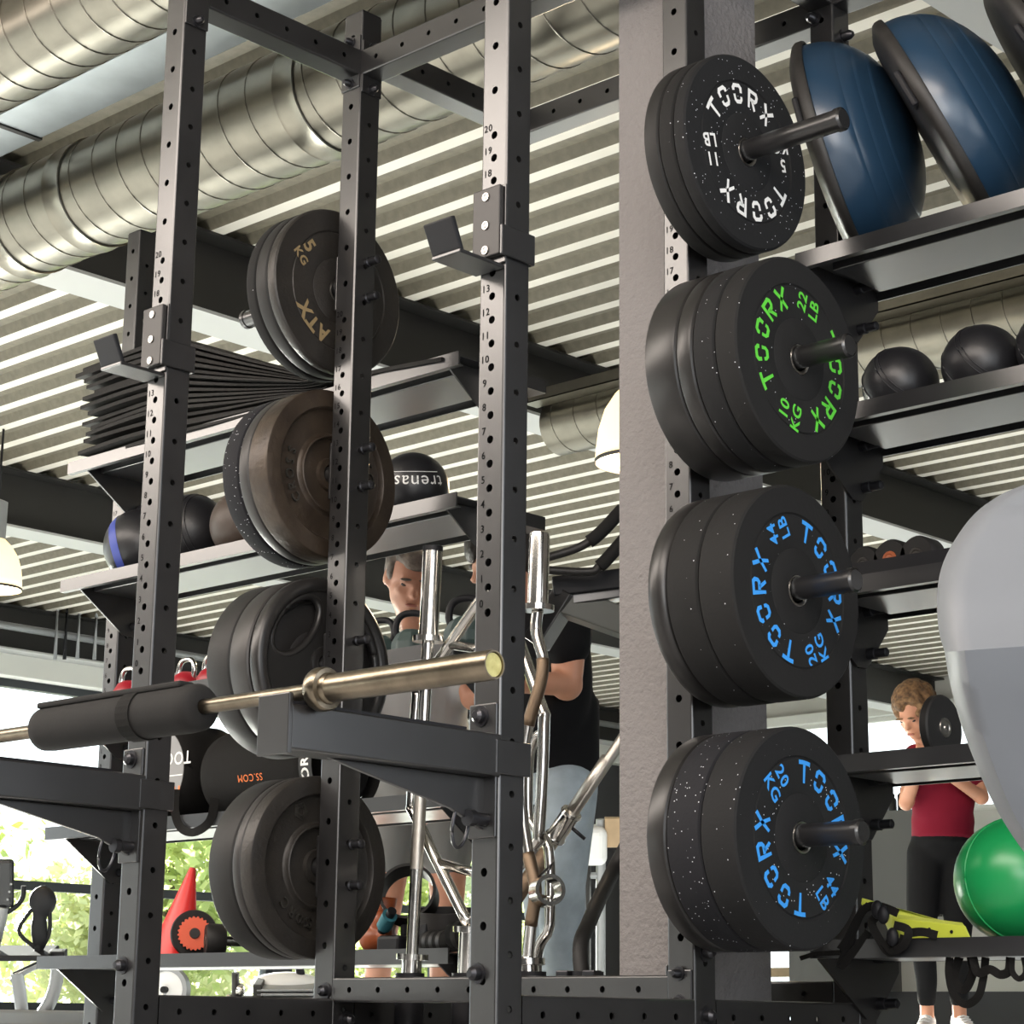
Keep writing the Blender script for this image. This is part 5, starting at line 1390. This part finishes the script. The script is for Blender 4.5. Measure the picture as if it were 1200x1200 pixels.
MB().box((c.x-.3, c.y-.08, FZ), (c.x+.3, c.y+.08, .11)).build('base', M['silver'], t, bevel=.01)
mk([(196, 1160), (190, 1195)], .03, 'fork', 'silver', t)
D = 12.0
base = q(335, 1200); base.z = FZ
t = thing('stepper_machine', base, 'grey louvred machine seen through the gap under the lowest left shelf', 'exercise machine')
bx = q(340, 1168); MB().box((bx.x-.35, bx.y-.2, FZ), (bx.x+.35, bx.y+.2, bx.z-.06)).build('base', M['silver'], t, bevel=.02)
for j in range(5): MB().obox(q(336, 1156+j*5, -.1), CR*.16, CF*.1, CU*.007).build('louvre', M['silver'], t, bevel=.003)
MB().obox(q(304, 1165, -.1), CR*.025, CF*.1, CU*.075).build('side_cap', M['bosu_rim'], t, bevel=.006)
mb = MB().ell(q(335, 1152), .20, .1, .06, (CR, CF, CU)); mb.build('hood', M['white_plastic'], t, smooth=True)
mk([(355, 1168), (352, 1140), (346, 1118)], .025, 'lever', 'black', t)
base = q(275, 1200); base.z = FZ
t = thing('rowing_machine', base, 'small chrome and black exercise machine head between the flywheel and louvred machine', 'exercise machine')
mk([(275, 1198), (276, 1160), (276, 1140)], .022, 'post', 'bosu_rim', t); MB().ell(q(281, 1160), .035, .03, .04).build('hub', M['chrome'], t, smooth=True); MB().ell(q(270, 1169), .025, .03, .02).build('pulley', M['chrome'], t, smooth=True)
MB().obox(q(282, 1172), CR*.07, CF*.05, CU*.018).build('footrest', M['black'], t, bevel=.006); bx = q(275, 1198); MB().box((bx.x-.25, bx.y-.06, FZ), (bx.x+.25, bx.y+.06, .10)).build('base', M['black'], t)
D = 13.0
base = q(692, 1200); base.z = FZ
t = thing('step_machine', base, 'pale grey cardio machine by the window, seen left of the column', 'exercise machine')
MB().obox(q(692, 990), CR*.10, CF*.10, CU*.12).build('housing', M['white_plastic'], t, bevel=.05, seg=4)
mk([(684, 1012), (684, 1120), (684, 1200)], .045, 'post', 'bosu_rim', t); mk([(678, 1026), (712, 1026)], .02, 'handlebar', 'silver', t)
mk([(704, 1200), (704, 960)], .03, 'mast', 'silver', t); MB().obox(q(718, 975), CR*.05, CF*.04, CU*.09).build('wood_panel', M['wood'], t, bevel=.005)
bx = q(695, 1200); MB().box((bx.x-.4, bx.y-.3, FZ), (bx.x+.4, bx.y+.3, .11)).build('base', M['black'], t)
# bottles on the far ledge
for i, (px, r, h, m_) in enumerate(((1041, .035, .24, 'silver'), (1047, .04, .20, 'bosu_rim'), (1059, .06, .26, 'black'))):
    p = onY(px, 957, 16.05)
    t = thing('bottle', (p.x, 16.05, 2.29), ('silver bottle on the far grey ledge', 'grey bottle in the middle of the far grey ledge', 'stout black bottle on the far grey ledge')[i], 'bottle', 'bottles on the far ledge')
    MB().lathe([(0, 0), (0, r), (h*.7, r), (h*.82, r*.5), (h*.86, r*.5), (h*.86, 0)], (p.x, 16.05, 2.29), (0, 0, 1), 20).build('flask', M[m_], t, smooth=True, auto=40)
    MB().lathe([(h*.86, 0), (h*.86, r*.55), (h, r*.55), (h, 0)], (p.x, 16.05, 2.29), (0, 0, 1), 16).build('cap', M['black'], t, smooth=True, auto=40)
# pipes along the dark wall top on the left
p0 = onX(0, 732, -13.16)
t = thing('wall_pipe', (-13.16, 8, p0.z), 'pale pipe running along the dark wall above the left windows', 'pipe')
MB().tube([V((-13.16, YF+.1, p0.z)), V((-13.16, YB-.1, p0.z))], .035, 12).build('pipe_run', M['silver'], t, smooth=True)
for px, m_ in ((66, 'silver'), (77, 'black'), (92, 'silver'), (112, 'silver')):
    a = onX(px, 715, -13.14); b_ = onX(px-3, 773, -13.14)
    MB().tube([V((-13.12, a.y, 3.69)), V((-13.12, a.y, a.z)), V((-13.12, b_.y, b_.z))], .018, 8).build('drop_pipe', M[m_], t, smooth=True)

# ================================================================== TREES OUTSIDE
rt = random.Random(11)
def tree_mesh(name, m, R_, H, n, lf):
    mb = MB(); blobs = [(V((rt.uniform(-R_*.6, R_*.6), rt.uniform(-R_*.6, R_*.6), H*rt.uniform(.35, .85))), R_*rt.uniform(.35, .62)) for _ in range(9)]
    for _ in range(n):
        c, r_ = rt.choice(blobs); v_ = V((rt.gauss(0, 1), rt.gauss(0, 1), rt.gauss(0, 1))).normalized()
        p = c+v_*r_*rt.uniform(.6, 1.05); p.z = max(.1, p.z)
        a = V((rt.gauss(0, 1), rt.gauss(0, 1), rt.gauss(0, 1))).normalized(); b_ = a.cross(v_+V((.1, .2, .3))).normalized(); s_ = lf*rt.uniform(.6, 1.3)
        k = len(mb.v); mb.v += [p-a*s_, p+b_*s_*.5, p+a*s_, p-b_*s_*.5]; mb.f.append((k, k+1, k+2, k+3))
    return mb
protos = []
for i, (m_, R_, H) in enumerate((('leaf', 1.9, 3.6), ('leaf2', 1.6, 2.6))):
    t = thing('tree', (0, 0, -.12), None, 'tree', 'trees outside the left windows')
    tree_mesh('foliage', M[m_], R_, H, 2600, .11).build('foliage', M[m_], t, org=V((0, 0, 0)))
    MB().tube([V((0, 0, 0)), V((.05, 0, H*.3)), V((0, .05, H*.6))], [.12, .09, .05], 10).build('trunk', M['bark'], t, smooth=True, org=V((0, 0, 0)))
    protos.append(t)
spots = [(-19.5, 9.6, 0, 'leafy green tree behind the recumbent bike at the left edge'), (-23.5, 12.4, 1, 'pale low bush outside the left window beyond the bike seat'), (-19.5, 14.2, 0, 'green tree seen left of the red cone'), (-23.8, 17.0, 1, 'pale bush glimpsed behind the red cone'), (-19.5, 18.6, 0, 'green tree hidden mostly by the left plates'),
         (-23.5, 21.6, 1, 'pale bush glimpsed between the chrome bars'), (-19.5, 23.2, 0, 'green tree beside the man in jeans'), (-23.5, 26.5, 1, 'pale bush outside near the column')]
used = [False, False]
for (x, y, k, lab) in spots:
    o = protos[k]
    if used[k]: o = copy_thing(o, (x, y, -.12))
    else: o.location = (x, y, -.12); used[k] = True
    o['label'] = lab; o.rotation_euler.z = rt.random()*6

t = thing('hedge', (-28.5, 17, -.12), 'sunlit continuous hedge bank in the distance beyond all the left windows', 'hedge')
mb = MB()
for i in range(9000):
    y = rt.uniform(2, 36); top = 3.0+.5*math.sin(y*.9)+.35*math.sin(y*2.3+1); z = rt.uniform(0, 1)**.8*top
    x = -28.3+rt.uniform(-.5, .5)-.25*z; p = V((x, y, z)); a = V((rt.gauss(0, 1), rt.gauss(0, 1), rt.gauss(0, 1))).normalized(); b_ = a.cross(V((1, .2, .3))).normalized(); s_ = rt.uniform(.12, .24)
    k = len(mb.v); mb.v += [p-a*s_, p+b_*s_*.55, p+a*s_, p-b_*s_*.55]; mb.f.append((k, k+1, k+2, k+3))
mb.build('foliage', M['leaf2'], t)
for i in range(8): MB().tube([V((-28.4, 4+i*4, -.12)), V((-28.5, 4.1+i*4, 1.6))], [.08, .04], 8).build('stem', M['bark'], t, smooth=True)
